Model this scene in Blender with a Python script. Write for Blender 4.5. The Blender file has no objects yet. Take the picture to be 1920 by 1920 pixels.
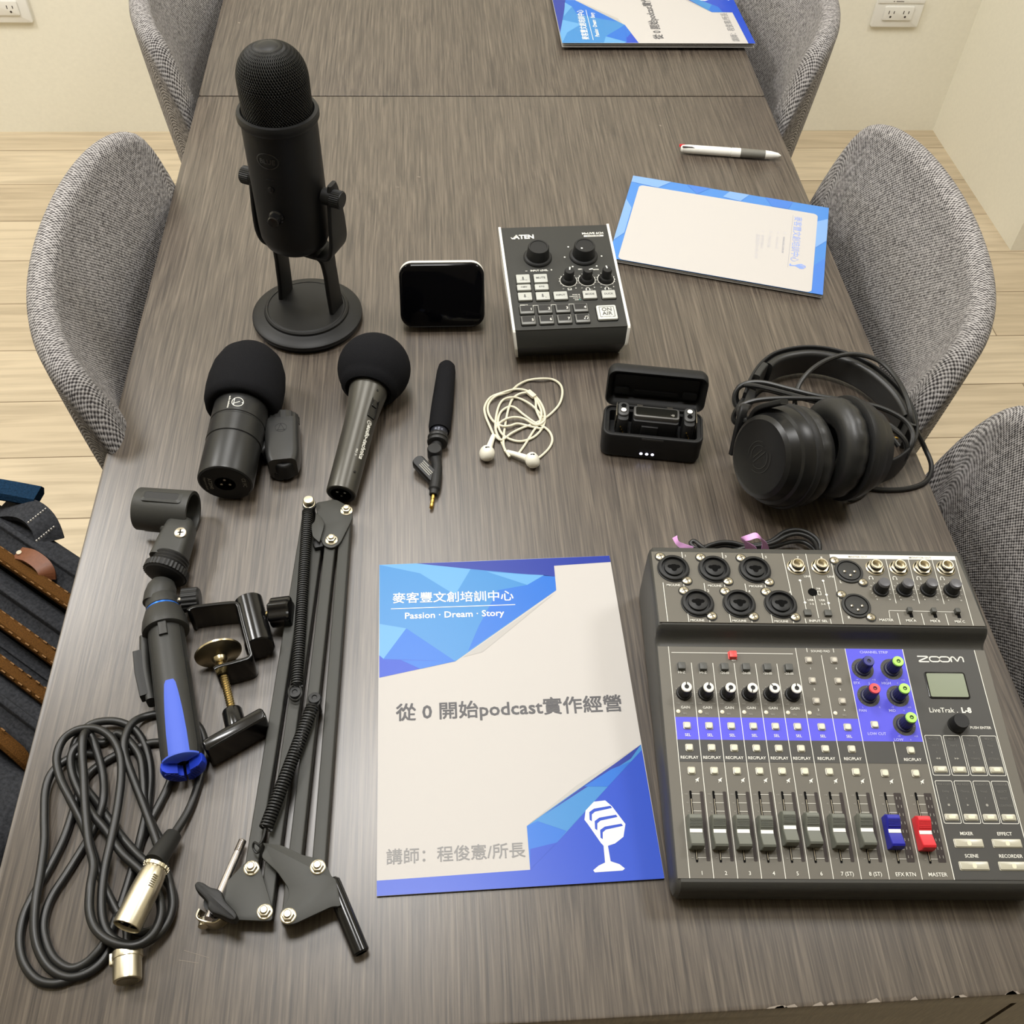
import bpy, bmesh, math, random
import numpy as np
from mathutils import Matrix, Vector
random.seed(7)
R = math.radians
T = 0.74                      # height of the table top above the floor
S = bpy.context.scene
COL = S.collection

# ------------------------------------------------------------------ camera, world, lights, exposure
CAMF = 1925.05
MC = np.array([[.9975, -.0617, .0339], [-.026, -.7705, -.6369], [.0655, .6344, -.7702]])   # rows: right, down, forward
CAMZ = T + .7506
cam = bpy.data.cameras.new('camera')
camo = bpy.data.objects.new('camera', cam)
COL.objects.link(camo)
cam.sensor_width = 36
cam.lens = 36 * CAMF / 1920
cam.clip_start = .02
_m = Matrix.Identity(4)
for i in range(3):
    _m[i][0] = MC[0][i]; _m[i][1] = -MC[1][i]; _m[i][2] = -MC[2][i]
_m = _m.to_quaternion().to_matrix().to_4x4()
_m.translation = (0, 0, CAMZ)
camo.matrix_world = _m
S.camera = camo

W = bpy.data.worlds.new('room_air')
S.world = W
W.use_nodes = True
W.node_tree.nodes['Background'].inputs[0].default_value = (1, .95, .88, 1)
W.node_tree.nodes['Background'].inputs[1].default_value = .25

def area(name, loc, sx, sy, power, col=(1, .99, .972)):
    l = bpy.data.lights.new(name, 'AREA')
    l.shape = 'RECTANGLE'; l.size = sx; l.size_y = sy; l.energy = power; l.color = col
    o = bpy.data.objects.new(name, l); COL.objects.link(o); o.location = loc
    return o
area('ceiling_area_light', (-0.12, 1.6, 2.68), 0.6, 0.6, 14)
area('ceiling_area_light', (-0.12, 0.66, 2.68), 0.45, 0.45, 20)
area('ceiling_area_light', (-1.6, 1.4, 2.68), 0.5, 0.5, 30)  # left side lamp added as fill for the walls
area('ceiling_area_light', (1.5, 1.2, 2.68), 0.5, 0.5, 16)  # weaker right side lamp, also added as fill
S.view_settings.view_transform = 'Standard'
S.view_settings.look = 'None'
S.view_settings.gamma = 1
S.view_settings.use_curve_mapping = False
S.view_settings.exposure = .33
S.cycles.use_denoising = True

# ------------------------------------------------------------------ helpers
def P(px, py, h=0.):
    """point of the photograph carried onto the level h above the table top"""
    d = np.array([(px - 960) / CAMF, (py - 960) / CAMF, 1]) @ MC
    t = (h - .7506) / d[2]
    return Vector((d[0] * t, d[1] * t, T + h))
def crop(x0, y0, s):
    return lambda x, y, h=0.: P(x0 + x / s, y0 + y / s, h)

def lin(c):
    return c / 12.92 if c <= .04045 else ((c + .055) / 1.055) ** 2.4
def rgb(r, g, b):
    return (lin(r / 255), lin(g / 255), lin(b / 255), 1)

MATS = {}
def mat(name, col, rough=.5, metal=0., spec=.5, coat=0., emit=None, es=0., alpha=None):
    if name in MATS: return MATS[name]
    m = bpy.data.materials.new(name); m.use_nodes = True
    b = m.node_tree.nodes['Principled BSDF']
    b.inputs['Base Color'].default_value = rgb(*col)
    b.inputs['Roughness'].default_value = rough
    b.inputs['Metallic'].default_value = metal
    b.inputs['Specular IOR Level'].default_value = spec
    b.inputs['Coat Weight'].default_value = coat
    if emit:
        b.inputs['Emission Color'].default_value = rgb(*emit)
        b.inputs['Emission Strength'].default_value = es
    MATS[name] = m
    return m
def nodes(m):
    nt = m.node_tree
    return nt, nt.nodes['Principled BSDF'], (lambda t, **k: _node(nt, t, **k)), nt.links.new
def _node(nt, t, **k):
    n = nt.nodes.new(t)
    for a, v in k.items():
        if a.startswith('i_'):
            n.inputs[a[2:].replace('_', ' ')].default_value = v
        else: setattr(n, a, v)
    return n
def ramp(nt, stops):
    n = nt.nodes.new('ShaderNodeValToRGB')
    e = n.color_ramp.elements
    while len(e) < len(stops): e.new(.5)
    for k, (p, c) in enumerate(stops):
        e[k].position = p; e[k].color = c
    return n
def noisy(m, scale=400, bump=.15, dist=.0004, vary=0.):
    """fine grain bump (and a little colour variation) on a plain material"""
    nt, b, N, L = nodes(m)
    tc = N('ShaderNodeTexCoord'); n = N('ShaderNodeTexNoise'); n.inputs['Scale'].default_value = scale
    n.inputs['Detail'].default_value = 4
    L(tc.outputs['Object'], n.inputs['Vector'])
    bu = N('ShaderNodeBump'); bu.inputs['Strength'].default_value = bump; bu.inputs['Distance'].default_value = dist
    L(n.outputs['Fac'], bu.inputs['Height']); L(bu.outputs['Normal'], b.inputs['Normal'])
    if vary:
        c = b.inputs['Base Color'].default_value[:]
        lo = tuple(x * (1 - vary) for x in c[:3]) + (1,); hi = tuple(min(1, x * (1 + vary)) for x in c[:3]) + (1,)
        r = ramp(nt, [(.3, lo), (.7, hi)])
        L(n.outputs['Fac'], r.inputs['Fac']); L(r.outputs['Color'], b.inputs['Base Color'])
    return m

def rr(w, d, r, n=5, cx=0, cy=0):
    """rounded rectangle outline, counter-clockwise"""
    r = max(min(r, w / 2 - 1e-6, d / 2 - 1e-6), 1e-6); p = []
    for k, (sx, sy) in enumerate(((1, 1), (-1, 1), (-1, -1), (1, -1))):
        for i in range(n + 1):
            a = R(90 * k + 90 * i / n)
            p.append((cx + sx * (w / 2 - r) + r * math.cos(a), cy + sy * (d / 2 - r) + r * math.sin(a)))
    return p
def circ(r, n=24, cx=0, cy=0, a0=0, a1=360):
    full = abs(a1 - a0) >= 360
    return [(cx + r * math.cos(R(a0 + (a1 - a0) * i / (n if full else n - 1))), cy + r * math.sin(R(a0 + (a1 - a0) * i / (n if full else n - 1)))) for i in range(n)]
def frame(o, z, x=None):
    """matrix with local z along z (and x as near x as possible) at o"""
    z = Vector(z).normalized()
    x = Vector(x) if x is not None else (Vector((1, 0, 0)) if abs(z.x) < .9 else Vector((0, 1, 0)))
    x = (x - z * x.dot(z)).normalized(); y = z.cross(x)
    m = Matrix((x, y, z)).transposed().to_4x4(); m.translation = Vector(o)
    return m
def TR(x=0, y=0, z=0): return Matrix.Translation((x, y, z))
def smooth_path(pts, sub=6, closed=False):
    pts = [Vector(p) for p in pts]; n = len(pts); out = []
    rng = n if closed else n - 1
    for i in range(rng):
        if closed: a, b, c, d = pts[i - 1], pts[i], pts[(i + 1) % n], pts[(i + 2) % n]
        else: a, b, c, d = pts[max(i - 1, 0)], pts[i], pts[i + 1], pts[min(i + 2, n - 1)]
        for k in range(sub):
            t = k / sub
            out.append(.5 * ((2 * b) + (c - a) * t + (2 * a - 5 * b + 4 * c - d) * t * t + (3 * b - a - 3 * c + d) * t ** 3))
    if not closed: out.append(pts[-1])
    return out

_TXT = {}
def glyphs(body, bold):
    k = (body, bold)
    if k not in _TXT:
        cu = bpy.data.curves.new('lettering', 'FONT')
        cu.body = body; cu.size = 1; cu.resolution_u = 2; cu.offset = bold
        o = bpy.data.objects.new('lettering', cu)
        me = o.to_mesh()
        v = [tuple(x.co) for x in me.vertices]; f = [tuple(p.vertices) for p in me.polygons]
        o.to_mesh_clear(); bpy.data.objects.remove(o); bpy.data.curves.remove(cu)
        _TXT[k] = (v, f)
    return _TXT[k]

class MB:
    def __init__(s): s.v = []; s.f = []; s.m = []; s.uv = None
    def add(s, v, f, mi=0, M=None):
        b = len(s.v)
        s.v += [tuple(M @ Vector(p)) if M is not None else tuple(p) for p in v]
        s.f += [tuple(i + b for i in q) for q in f]; s.m += [mi] * len(f)
        return s
    def rings(s, rings, mi=0, M=None, closed=True, cap0=True, cap1=True, loop=False):
        n = len(rings[0]); v = [p for r in rings for p in r]; f = []
        m = len(rings)
        for j in range(m if loop else m - 1):
            a = j * n; b = ((j + 1) % m) * n
            for i in range(n if closed else n - 1):
                k = (i + 1) % n
                f.append((a + i, a + k, b + k, b + i))
        if closed and not loop:
            if cap0: f.append(tuple(reversed(range(n))))
            if cap1: f.append(tuple(range((m - 1) * n, m * n)))
        return s.add(v, f, mi, M)
    def lathe(s, prof, n=32, mi=0, M=None, cap0=True, cap1=True):
        return s.rings([[(max(r, 1e-5) * math.cos(2 * math.pi * i / n), max(r, 1e-5) * math.sin(2 * math.pi * i / n), z) for i in range(n)] for r, z in prof], mi, M, True, cap0, cap1)
    def cyl(s, r, z0, z1, n=24, mi=0, M=None, bev=0.):
        b = bev
        return s.lathe([(r - b, z0), (r, z0 + b), (r, z1 - b), (r - b, z1)] if b else [(r, z0), (r, z1)], n, mi, M)
    def prism(s, poly, z0, z1, mi=0, M=None, bev=0.):
        if not bev:
            return s.rings([[(x, y, z0) for x, y in poly], [(x, y, z1) for x, y in poly]], mi, M)
        ins = inset(poly, bev)
        return s.rings([[(x, y, z0) for x, y in poly], [(x, y, z1 - bev) for x, y in poly], [(x, y, z1 - bev * .3) for x, y in inset(poly, bev * .3)], [(x, y, z1) for x, y in ins]], mi, M)
    def rbox(s, cx, cy, z0, z1, w, d, r=.002, b=.0008, mi=0, M=None, n=4, bot=False):
        rings = []
        def ring(i, z): return [(x, y, z) for x, y in rr(w - 2 * i, d - 2 * i, r - i * .6, n, cx, cy)]
        if bot: rings += [ring(b, z0), ring(b * .3, z0 + b * .3), ring(0, z0 + b)]
        else: rings += [ring(0, z0)]
        rings += [ring(0, z1 - b), ring(b * .3, z1 - b * .3), ring(b, z1)]
        return s.rings(rings, mi, M)
    def box(s, x0, x1, y0, y1, z0, z1, mi=0, M=None):
        return s.prism([(x0, y0), (x1, y0), (x1, y1), (x0, y1)], z0, z1, mi, M)
    def tube(s, pts, r, n=10, closed=False, mi=0, M=None):
        pts = [Vector(p) for p in pts]; N = len(pts); rings = []
        up = None
        for i, p in enumerate(pts):
            if closed: t = pts[(i + 1) % N] - pts[i - 1]
            else: t = pts[min(i + 1, N - 1)] - pts[max(i - 1, 0)]
            if t.length < 1e-9: t = Vector((0, 0, 1))
            t.normalize()
            if up is None: up = Vector((0, 0, 1)) if abs(t.z) < .9 else Vector((1, 0, 0))
            u = (up - t * up.dot(t))
            if u.length < 1e-6: u = t.orthogonal()
            u.normalize(); w = t.cross(u); up = u
            rad = r[i] if isinstance(r, (list, tuple)) else r
            rings.append([p + (u * math.cos(2 * math.pi * k / n) + w * math.sin(2 * math.pi * k / n)) * rad for k in range(n)])
        return s.rings(rings, mi, M, True, True, True, closed)
    def sweep(s, pts, prof, up=(0, 0, 1), mi=0, M=None, closed=False):
        """profile (side, up) carried along pts; 'up' fixed or one per point"""
        pts = [Vector(p) for p in pts]; N = len(pts); rings = []
        for i, p in enumerate(pts):
            t = (pts[(i + 1) % N] - pts[i - 1]) if closed else (pts[min(i + 1, N - 1)] - pts[max(i - 1, 0)])
            t.normalize(); u = Vector(up[i] if isinstance(up, list) else up)
            u = (u - t * u.dot(t)).normalized(); w = t.cross(u)
            pr = prof[i] if isinstance(prof[0][0], (tuple, list)) else prof
            rings.append([p + w * a + u * b for a, b in pr])
        return s.rings(rings, mi, M, True, True, True, closed)
    def ngon(s, pts, mi=0, M=None):
        return s.add(pts, [tuple(range(len(pts)))], mi, M)
    def flat(s, poly, z, mi=0, M=None):
        return s.ngon([(x, y, z) for x, y in poly], mi, M)
    def line(s, x0, y0, x1, y1, w, z, mi=0, M=None):
        d = Vector((x1 - x0, y1 - y0)).normalized() * w / 2
        return s.flat([(x0 + d.y, y0 - d.x), (x1 + d.y, y1 - d.x), (x1 - d.y, y1 + d.x), (x0 - d.y, y0 + d.x)], z, mi, M)
    def ringflat(s, r0, r1, cx, cy, z, mi=0, M=None, n=24, a0=0, a1=360):
        full = a1 - a0 >= 360; k = n + 1
        A = [R(a0 + (a1 - a0) * i / n) for i in range(k)]
        v = [(cx + r0 * math.cos(a), cy + r0 * math.sin(a), z) for a in A] + [(cx + r1 * math.cos(a), cy + r1 * math.sin(a), z) for a in A]
        return s.add(v, [(i, i + k, i + 1 + k, i + 1) for i in range(n)], mi, M)
    def ball(s, r, n=24, m=14, mi=0, M=None, sc=(1, 1, 1)):
        return s.add(*self_ball(r, n, m, sc), mi, M)
    def text(s, body, x, y, size=None, width=None, z=.0001, mi=0, M=None, align='c', bold=0., rot=0., height=None):
        v, f = glyphs(body, bold)
        if not v: return s
        x0 = min(p[0] for p in v); x1 = max(p[0] for p in v)
        y0 = min(p[1] for p in v); y1 = max(p[1] for p in v)
        k = size if size else width / (x1 - x0)
        ky = height / (y1 - y0) if height else k
        ox = {'c': (x0 + x1) / 2, 'l': x0, 'r': x1}[align]; oy = y0 if height else 0
        c, sn = math.cos(rot), math.sin(rot)
        w = []
        for p in v:
            a = (p[0] - ox) * k; b = (p[1] - oy) * ky
            w.append((x + a * c - b * sn, y + a * sn + b * c, z))
        return s.add(w, f, mi, M)
    def build(s, name, mats, parent=None, loc=None, M=None, ang=38, smooth=True):
        me = bpy.data.meshes.new(name)
        o3 = Vector(loc) if loc is not None else Vector((0, 0, 0))
        me.from_pydata([tuple(Vector(p) - o3) for p in s.v], [], s.f)
        for m in (mats if isinstance(mats, (list, tuple)) else [mats]): me.materials.append(m)
        me.polygons.foreach_set('material_index', s.m)
        me.validate(); me.update()
        bm = bmesh.new(); bm.from_mesh(me)
        bmesh.ops.recalc_face_normals(bm, faces=[f for f in bm.faces if len(f.edges) and all(len(e.link_faces) == 2 for e in f.edges)])
        bm.to_mesh(me); bm.free()
        if smooth:
            me.polygons.foreach_set('use_smooth', [True] * len(me.polygons))
            me.set_sharp_from_angle(angle=R(ang))
        if s.uv:
            ul = me.uv_layers.new(name='weave')
            for lp in me.loops: ul.data[lp.index].uv = s.uv[lp.vertex_index]
        o = bpy.data.objects.new(name, me); COL.objects.link(o)
        if parent is not None: o.parent = parent
        if M is not None: o.matrix_basis = M
        elif loc is not None and parent is None: o.location = loc
        return o
def inset(poly, d):
    n = len(poly); out = []
    for i in range(n):
        a, b, c = Vector(poly[i - 1]), Vector(poly[i]), Vector(poly[(i + 1) % n])
        e1 = (b - a); e2 = (c - b)
        if e1.length < 1e-9 or e2.length < 1e-9: out.append(poly[i]); continue
        n1 = Vector((-e1.y, e1.x)).normalized(); n2 = Vector((-e2.y, e2.x)).normalized()
        m = n1 + n2
        if m.length < .3: out.append(poly[i]); continue
        m = m / max(m.length_squared / 2, .4)
        out.append((b.x + m.x * d, b.y + m.y * d))
    return out
def self_ball(r, n, m, sc):
    v = []; f = []
    for j in range(m + 1):
        a = math.pi * j / m
        for i in range(n):
            b = 2 * math.pi * i / n
            v.append((sc[0] * r * max(math.sin(a), 1e-4) * math.cos(b), sc[1] * r * max(math.sin(a), 1e-4) * math.sin(b), sc[2] * r * math.cos(a)))
    for j in range(m):
        for i in range(n):
            k = (i + 1) % n
            f.append((j * n + i, (j + 1) * n + i, (j + 1) * n + k, j * n + k))
    return v, f

def tag(o, label, cat, group=None):
    o['label'] = label; o['category'] = cat
    if group: o['group'] = group
    return o
def thing(name, label, cat, loc=(0, 0, 0), rot=0., group=None, M=None):
    o = bpy.data.objects.new(name, None); COL.objects.link(o)
    o.empty_display_size = .02
    if M is not None: o.matrix_world = M
    else: o.location = loc; o.rotation_euler = (0, 0, rot)
    return tag(o, label, cat, group)
def struct(o): o['kind'] = 'structure'; return o
def copy_part(o, parent, M):
    c = o.copy(); COL.objects.link(c); c.parent = parent; c.matrix_basis = M
    for ch in o.children:
        d = ch.copy(); COL.objects.link(d); d.parent = c
        d.matrix_basis = ch.matrix_basis
    return c
def copy_thing(o, loc, rot, label):
    c = o.copy(); COL.objects.link(c); c.location = loc; c.rotation_euler = (0, 0, rot); c['label'] = label
    for ch in o.children: copy_part(ch, c, ch.matrix_basis.copy())
    return c

# ------------------------------------------------------------------ materials
M_plas = noisy(mat('black_plastic', (25, 25, 25), .5, spec=.35), 900, .1)
M_plas2 = noisy(mat('charcoal_plastic', (43, 43, 41), .55, spec=.4), 900, .1)
M_gloss = mat('gloss_black', (14, 14, 15), .18, spec=.5)
M_satin = noisy(mat('satin_black_metal', (38, 38, 37), .38, metal=.3, spec=.5), 700, .06)
M_foam = noisy(mat('foam', (24, 24, 26), .95, spec=.1), 1500, .6, .0006, .25)
M_steel = mat('steel', (205, 198, 182), .25, metal=1)
M_nickel = noisy(mat('nickel', (214, 206, 184), .33, metal=1), 500, .04)
M_brass = mat('brass', (190, 170, 120), .32, metal=1)
M_gold = mat('gold', (225, 185, 95), .28, metal=1)
M_rubber = mat('black_rubber', (27, 27, 26), .48, spec=.4)
M_cable = noisy(mat('black_cable', (24, 24, 23), .42, spec=.5), 600, .05)
M_white = noisy(mat('white_plastic', (232, 230, 222), .35), 500, .05)
M_paint = mat('white_print', (226, 224, 214), .6, spec=.3)
M_paper = noisy(mat('paper', (188, 186, 182), .5, spec=.35), 300, .08, .0003)
M_void = mat('dark_hole', (6, 6, 6), .8, spec=.1)

def wood_table():
    m = mat('dark_wood_laminate', (88, 78, 70), .38, spec=.85)
    nt, b, N, L = nodes(m)
    tc = N('ShaderNodeTexCoord'); mp = N('ShaderNodeMapping'); mp.inputs['Scale'].default_value = (240, 1.7, 40)
    L(tc.outputs['Object'], mp.inputs['Vector'])
    mp0 = N('ShaderNodeMapping'); mp0.inputs['Scale'].default_value = (5, 1.6, 5); L(tc.outputs['Object'], mp0.inputs['Vector'])
    wob = N('ShaderNodeTexNoise'); wob.inputs['Scale'].default_value = 1.; wob.inputs['Detail'].default_value = 3; L(mp0.outputs[0], wob.inputs['Vector'])
    sc = N('ShaderNodeVectorMath', operation='SCALE'); sc.inputs[3].default_value = 7.; L(wob.outputs['Color'], sc.inputs[0])
    ad = N('ShaderNodeVectorMath', operation='ADD'); L(mp.outputs[0], ad.inputs[0]); L(sc.outputs[0], ad.inputs[1])
    n1 = N('ShaderNodeTexNoise'); n1.inputs['Scale'].default_value = 1.6; n1.inputs['Detail'].default_value = 5; n1.inputs['Roughness'].default_value = .62
    L(ad.outputs[0], n1.inputs['Vector'])
    mp2 = N('ShaderNodeMapping'); mp2.inputs['Scale'].default_value = (700, 16, 60); L(tc.outputs['Object'], mp2.inputs['Vector'])
    n2 = N('ShaderNodeTexNoise'); n2.inputs['Scale'].default_value = 1.; n2.inputs['Detail'].default_value = 3; L(mp2.outputs[0], n2.inputs['Vector'])
    mx = N('ShaderNodeMix', data_type='FLOAT'); mx.inputs[0].default_value = .42
    L(n1.outputs['Fac'], mx.inputs[2]); L(n2.outputs['Fac'], mx.inputs[3])
    r = ramp(nt, [(.36, rgb(50, 43, 37)), (.5, rgb(77, 68, 59)), (.66, rgb(103, 93, 81))])
    L(mx.outputs[0], r.inputs['Fac']); L(r.outputs['Color'], b.inputs['Base Color'])
    bu = N('ShaderNodeBump'); bu.inputs['Strength'].default_value = .16; bu.inputs['Distance'].default_value = .0005
    L(mx.outputs[0], bu.inputs['Height']); L(bu.outputs['Normal'], b.inputs['Normal'])
    return m
M_wood = wood_table()
M_wood_panel = M_wood

def floor_mat():
    m = mat('oak_planks', (190, 172, 140), .42, spec=.4)
    nt, b, N, L = nodes(m)
    tc = N('ShaderNodeTexCoord')
    br = N('ShaderNodeTexBrick'); L(tc.outputs['Object'], br.inputs['Vector'])
    br.offset = .37; br.inputs['Scale'].default_value = 1.; br.inputs['Brick Width'].default_value = 1.25; br.inputs['Row Height'].default_value = .155
    br.inputs['Mortar Size'].default_value = .0012; br.inputs['Mortar Smooth'].default_value = .2; br.inputs['Bias'].default_value = 0
    br.inputs['Color1'].default_value = rgb(206, 191, 165); br.inputs['Color2'].default_value = rgb(190, 174, 148); br.inputs['Mortar'].default_value = rgb(120, 102, 80)
    mp = N('ShaderNodeMapping'); mp.inputs['Scale'].default_value = (2.2, 38, 1); L(tc.outputs['Object'], mp.inputs['Vector'])
    n = N('ShaderNodeTexNoise'); n.inputs['Scale'].default_value = 1.4; n.inputs['Detail'].default_value = 6; n.inputs['Distortion'].default_value = .8; L(mp.outputs[0], n.inputs['Vector'])
    r = ramp(nt, [(.3, (.74, .72, .69, 1)), (.62, (1.06, 1.05, 1.03, 1))]); L(n.outputs['Fac'], r.inputs['Fac'])
    mx = N('ShaderNodeMix', data_type='RGBA', blend_type='MULTIPLY'); mx.inputs[0].default_value = .8
    L(br.outputs['Color'], mx.inputs[6]); L(r.outputs['Color'], mx.inputs[7]); L(mx.outputs[2], b.inputs['Base Color'])
    bu = N('ShaderNodeBump'); bu.inputs['Strength'].default_value = .15; bu.inputs['Distance'].default_value = .001
    L(n.outputs['Fac'], bu.inputs['Height']); L(bu.outputs['Normal'], b.inputs['Normal'])
    return m
M_floor = floor_mat()
M_wall = noisy(mat('cream_wall_paint', (240, 236, 220), .7, spec=.25), 120, .08, .001, .02)
M_ceil = mat('ceiling_white', (236, 234, 226), .85, spec=.2)

def weave_mat(name, lo, hi, pitch=.0046, rough=.9):
    m = mat(name, lo, rough, spec=.15)
    nt, b, N, L = nodes(m)
    tc = N('ShaderNodeTexCoord')
    vals = []
    k = 2 * math.pi / pitch
    sep = N('ShaderNodeSeparateXYZ'); L(tc.outputs['UV'], sep.inputs[0])
    def sn(o, ph=0.):
        a = N('ShaderNodeMath', operation='MULTIPLY_ADD'); a.inputs[1].default_value = k; a.inputs[2].default_value = ph; L(o, a.inputs[0])
        s_ = N('ShaderNodeMath', operation='SINE'); L(a.outputs[0], s_.inputs[0]); return s_
    sx = sn(sep.outputs[0]); sy = sn(sep.outputs[1])
    mu = N('ShaderNodeMath', operation='MULTIPLY'); L(sx.outputs[0], mu.inputs[0]); L(sy.outputs[0], mu.inputs[1])
    no = N('ShaderNodeTexNoise'); no.inputs['Scale'].default_value = 260; no.inputs['Detail'].default_value = 2; L(tc.outputs['Object'], no.inputs['Vector'])
    ad = N('ShaderNodeMath', operation='MULTIPLY_ADD'); ad.inputs[1].default_value = .42; L(mu.outputs[0], ad.inputs[0]); L(no.outputs['Fac'], ad.inputs[2])
    r = ramp(nt, [(.2, rgb(*lo)), (.8, rgb(*hi))]); L(ad.outputs[0], r.inputs['Fac']); L(r.outputs['Color'], b.inputs['Base Color'])
    bu = N('ShaderNodeBump'); bu.inputs['Strength'].default_value = .5; bu.inputs['Distance'].default_value = .0012
    L(ad.outputs[0], bu.inputs['Height']); L(bu.outputs['Normal'], b.inputs['Normal'])
    return m
M_weave = weave_mat('grey_woven_fabric', (54, 51, 51), (176, 172, 170))

# ------------------------------------------------------------------ the room
def quadbox(name, x0, x1, y0, y1, z0, z1, m):
    b = MB(); b.box(x0, x1, y0, y1, z0, z1)
    return struct(b.build(name, m, smooth=False))
quadbox('floor', -2.6, 2.7, -2.2, 2.75, -.05, 0, M_floor)
quadbox('ceiling', -2.6, 2.7, -2.2, 2.75, 2.7, 2.75, M_ceil)
quadbox('wall_back', -2.6, 1.389, 2.57, 2.75, 0, 2.7, M_wall)
quadbox('wall_left', -2.7, -2.6, -2.2, 2.75, 0, 2.7, M_wall)
b = MB(); b.prism([(1.389, 2.75), (1.389, 2.53), (1.402, 2.019), (2.7, 2.019), (2.7, 2.75)], 0, 2.7)
struct(b.build('wall_right', M_wall, smooth=False))
quadbox('wall_front', -2.7, 2.8, -2.3, -2.2, 0, 2.7, mat('dark_front_wall', (78, 74, 70), .8))  # unseen wall, coloured dark to cut bounce light on front faces
quadbox('wall_side', 2.7, 2.8, -2.2, 2.75, 0, 2.7, M_wall)
#@@PART2
# wall outlets
def outlet(x, label):
    z0 = T - .449
    t = thing('wall_outlet', label, 'outlet', (x, 2.57, z0), 0, 'wall outlets on the back wall')
    b = MB(); M = frame((0, 0, 0), (0, -1, 0), (1, 0, 0))          # local: x right, y up, z out of the wall
    b.rbox(.0615, .036, 0, .010, .123, .072, .004, .002, 0, M)
    b.build('cover_plate', M_white, t)
    b = MB(); b.rbox(.0615, .036, .010, .0135, .076, .034, .003, .001, 0, M)
    for dx in (-.019, .019):
        for sx, hh in ((-.0065, .0085), (.0065, .007)):
            b.flat(rr(.0022, hh, .0004, 2, .0615 + dx + sx, .039), .01365, 1, M)
        b.flat(circ(.0028, 12, .0615 + dx, .028), .01365, 1, M)
    b.build('socket_face', [M_white, mat('socket_slot', (60, 50, 45), .7)], t)
    b = MB(); b.rbox(.0615, .0655, .010, .0118, .119, .010, .002, .0006, 0, M)
    for k, (dx, w) in enumerate(((-.02, .004), (-.005, .02))): b.flat(rr(w, .0022, .0004, 2, .0615 + dx, .0655), .0119, 1, M)
    b.build('top_strip', [M_white, mat('outlet_badge', (110, 105, 100), .6)], t)
    return t
outlet(1.116, 'white double wall outlet to the right of the table')
outlet(-1.085, 'white double wall outlet left of the table, cut off by the frame')

# tables
def table(label, x0, x1, y0, y1, near):
    t = thing('conference_table', label, 'table', ((x0 + x1) / 2, (y0 + y1) / 2, 0), 0, 'dark wood conference tables')
    w = x1 - x0; d = y1 - y0
    b = MB(); b.rbox(0, 0, T - .025, T, w, d, .004, .0012, 0, None, 3, True)
    if near:
        for px, py, sx, sy in ((1238, 236, .0016, .003), (785, 332, .0025, .0012), (745, 351, .003, .0008), (448, 43, .002, .002), (1025, 1, .001, .001)):
            q = P(px, py) - t.location
            b.flat([(q.x - sx, q.y), (q.x + sx * .6, q.y - sy), (q.x + sx, q.y + sy * .4), (q.x - sx * .3, q.y + sy)], T + .0002, 1)
        for (ax, ay), (bx, by) in (((345, 1782), (392, 1796)), ((335, 1800), (372, 1806))):
            p, q = P(ax, ay) - t.location, P(bx, by) - t.location
            b.line(p.x, p.y, q.x, q.y, .0003, T + .0002, 1)
        for i in range(18):                                          # chipped edge banding
            xx = .10 + .30 * random.random() ** .7 ; ww = .004 + .01 * random.random()
            b.flat([(xx, -d / 2 + .0002), (xx + ww, -d / 2 + .0002), (xx + ww * .8, -d / 2 + .0018 + .0012 * random.random()), (xx + ww * .2, -d / 2 + .0012)], T + .0002, 1)
    b.build('tabletop', [M_wood, mat('chipped_laminate', (132, 122, 110), .7)], t)
    zt = T - .025
    for sx in (-1, 1):
        for sy in (-1, 1):
            b = MB(); b.box(sx * (w / 2 - .04) - .025, sx * (w / 2 - .04) + .025, sy * (d / 2 - .05) - .025, sy * (d / 2 - .05) + .025, 0, zt)
            b.build('leg', M_satin, t, smooth=False)
    # end panel: two boards with an open joint between them
    xs = .398 - (x0 + x1) / 2
    for sy in ((-1, 1) if not near else (-1,)):
        y = sy * (d / 2 - .0105)
        for a, c in ((-w / 2 + .002, xs - .0022), (xs + .0022, w / 2 - .002)):
            b = MB(); b.box(a, c, y - .0095, y + .0095, zt - .34, zt)
            b.build('end_panel', M_wood, t, smooth=False)
    return t
table('dark wood conference table nearest the viewer, covered with podcast gear', -.3288, .4794, .1725, 1.3865, True)
table('dark wood conference table at the far end against the pale wall', -.3288, .4794, 1.3885, 2.50, False)

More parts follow.
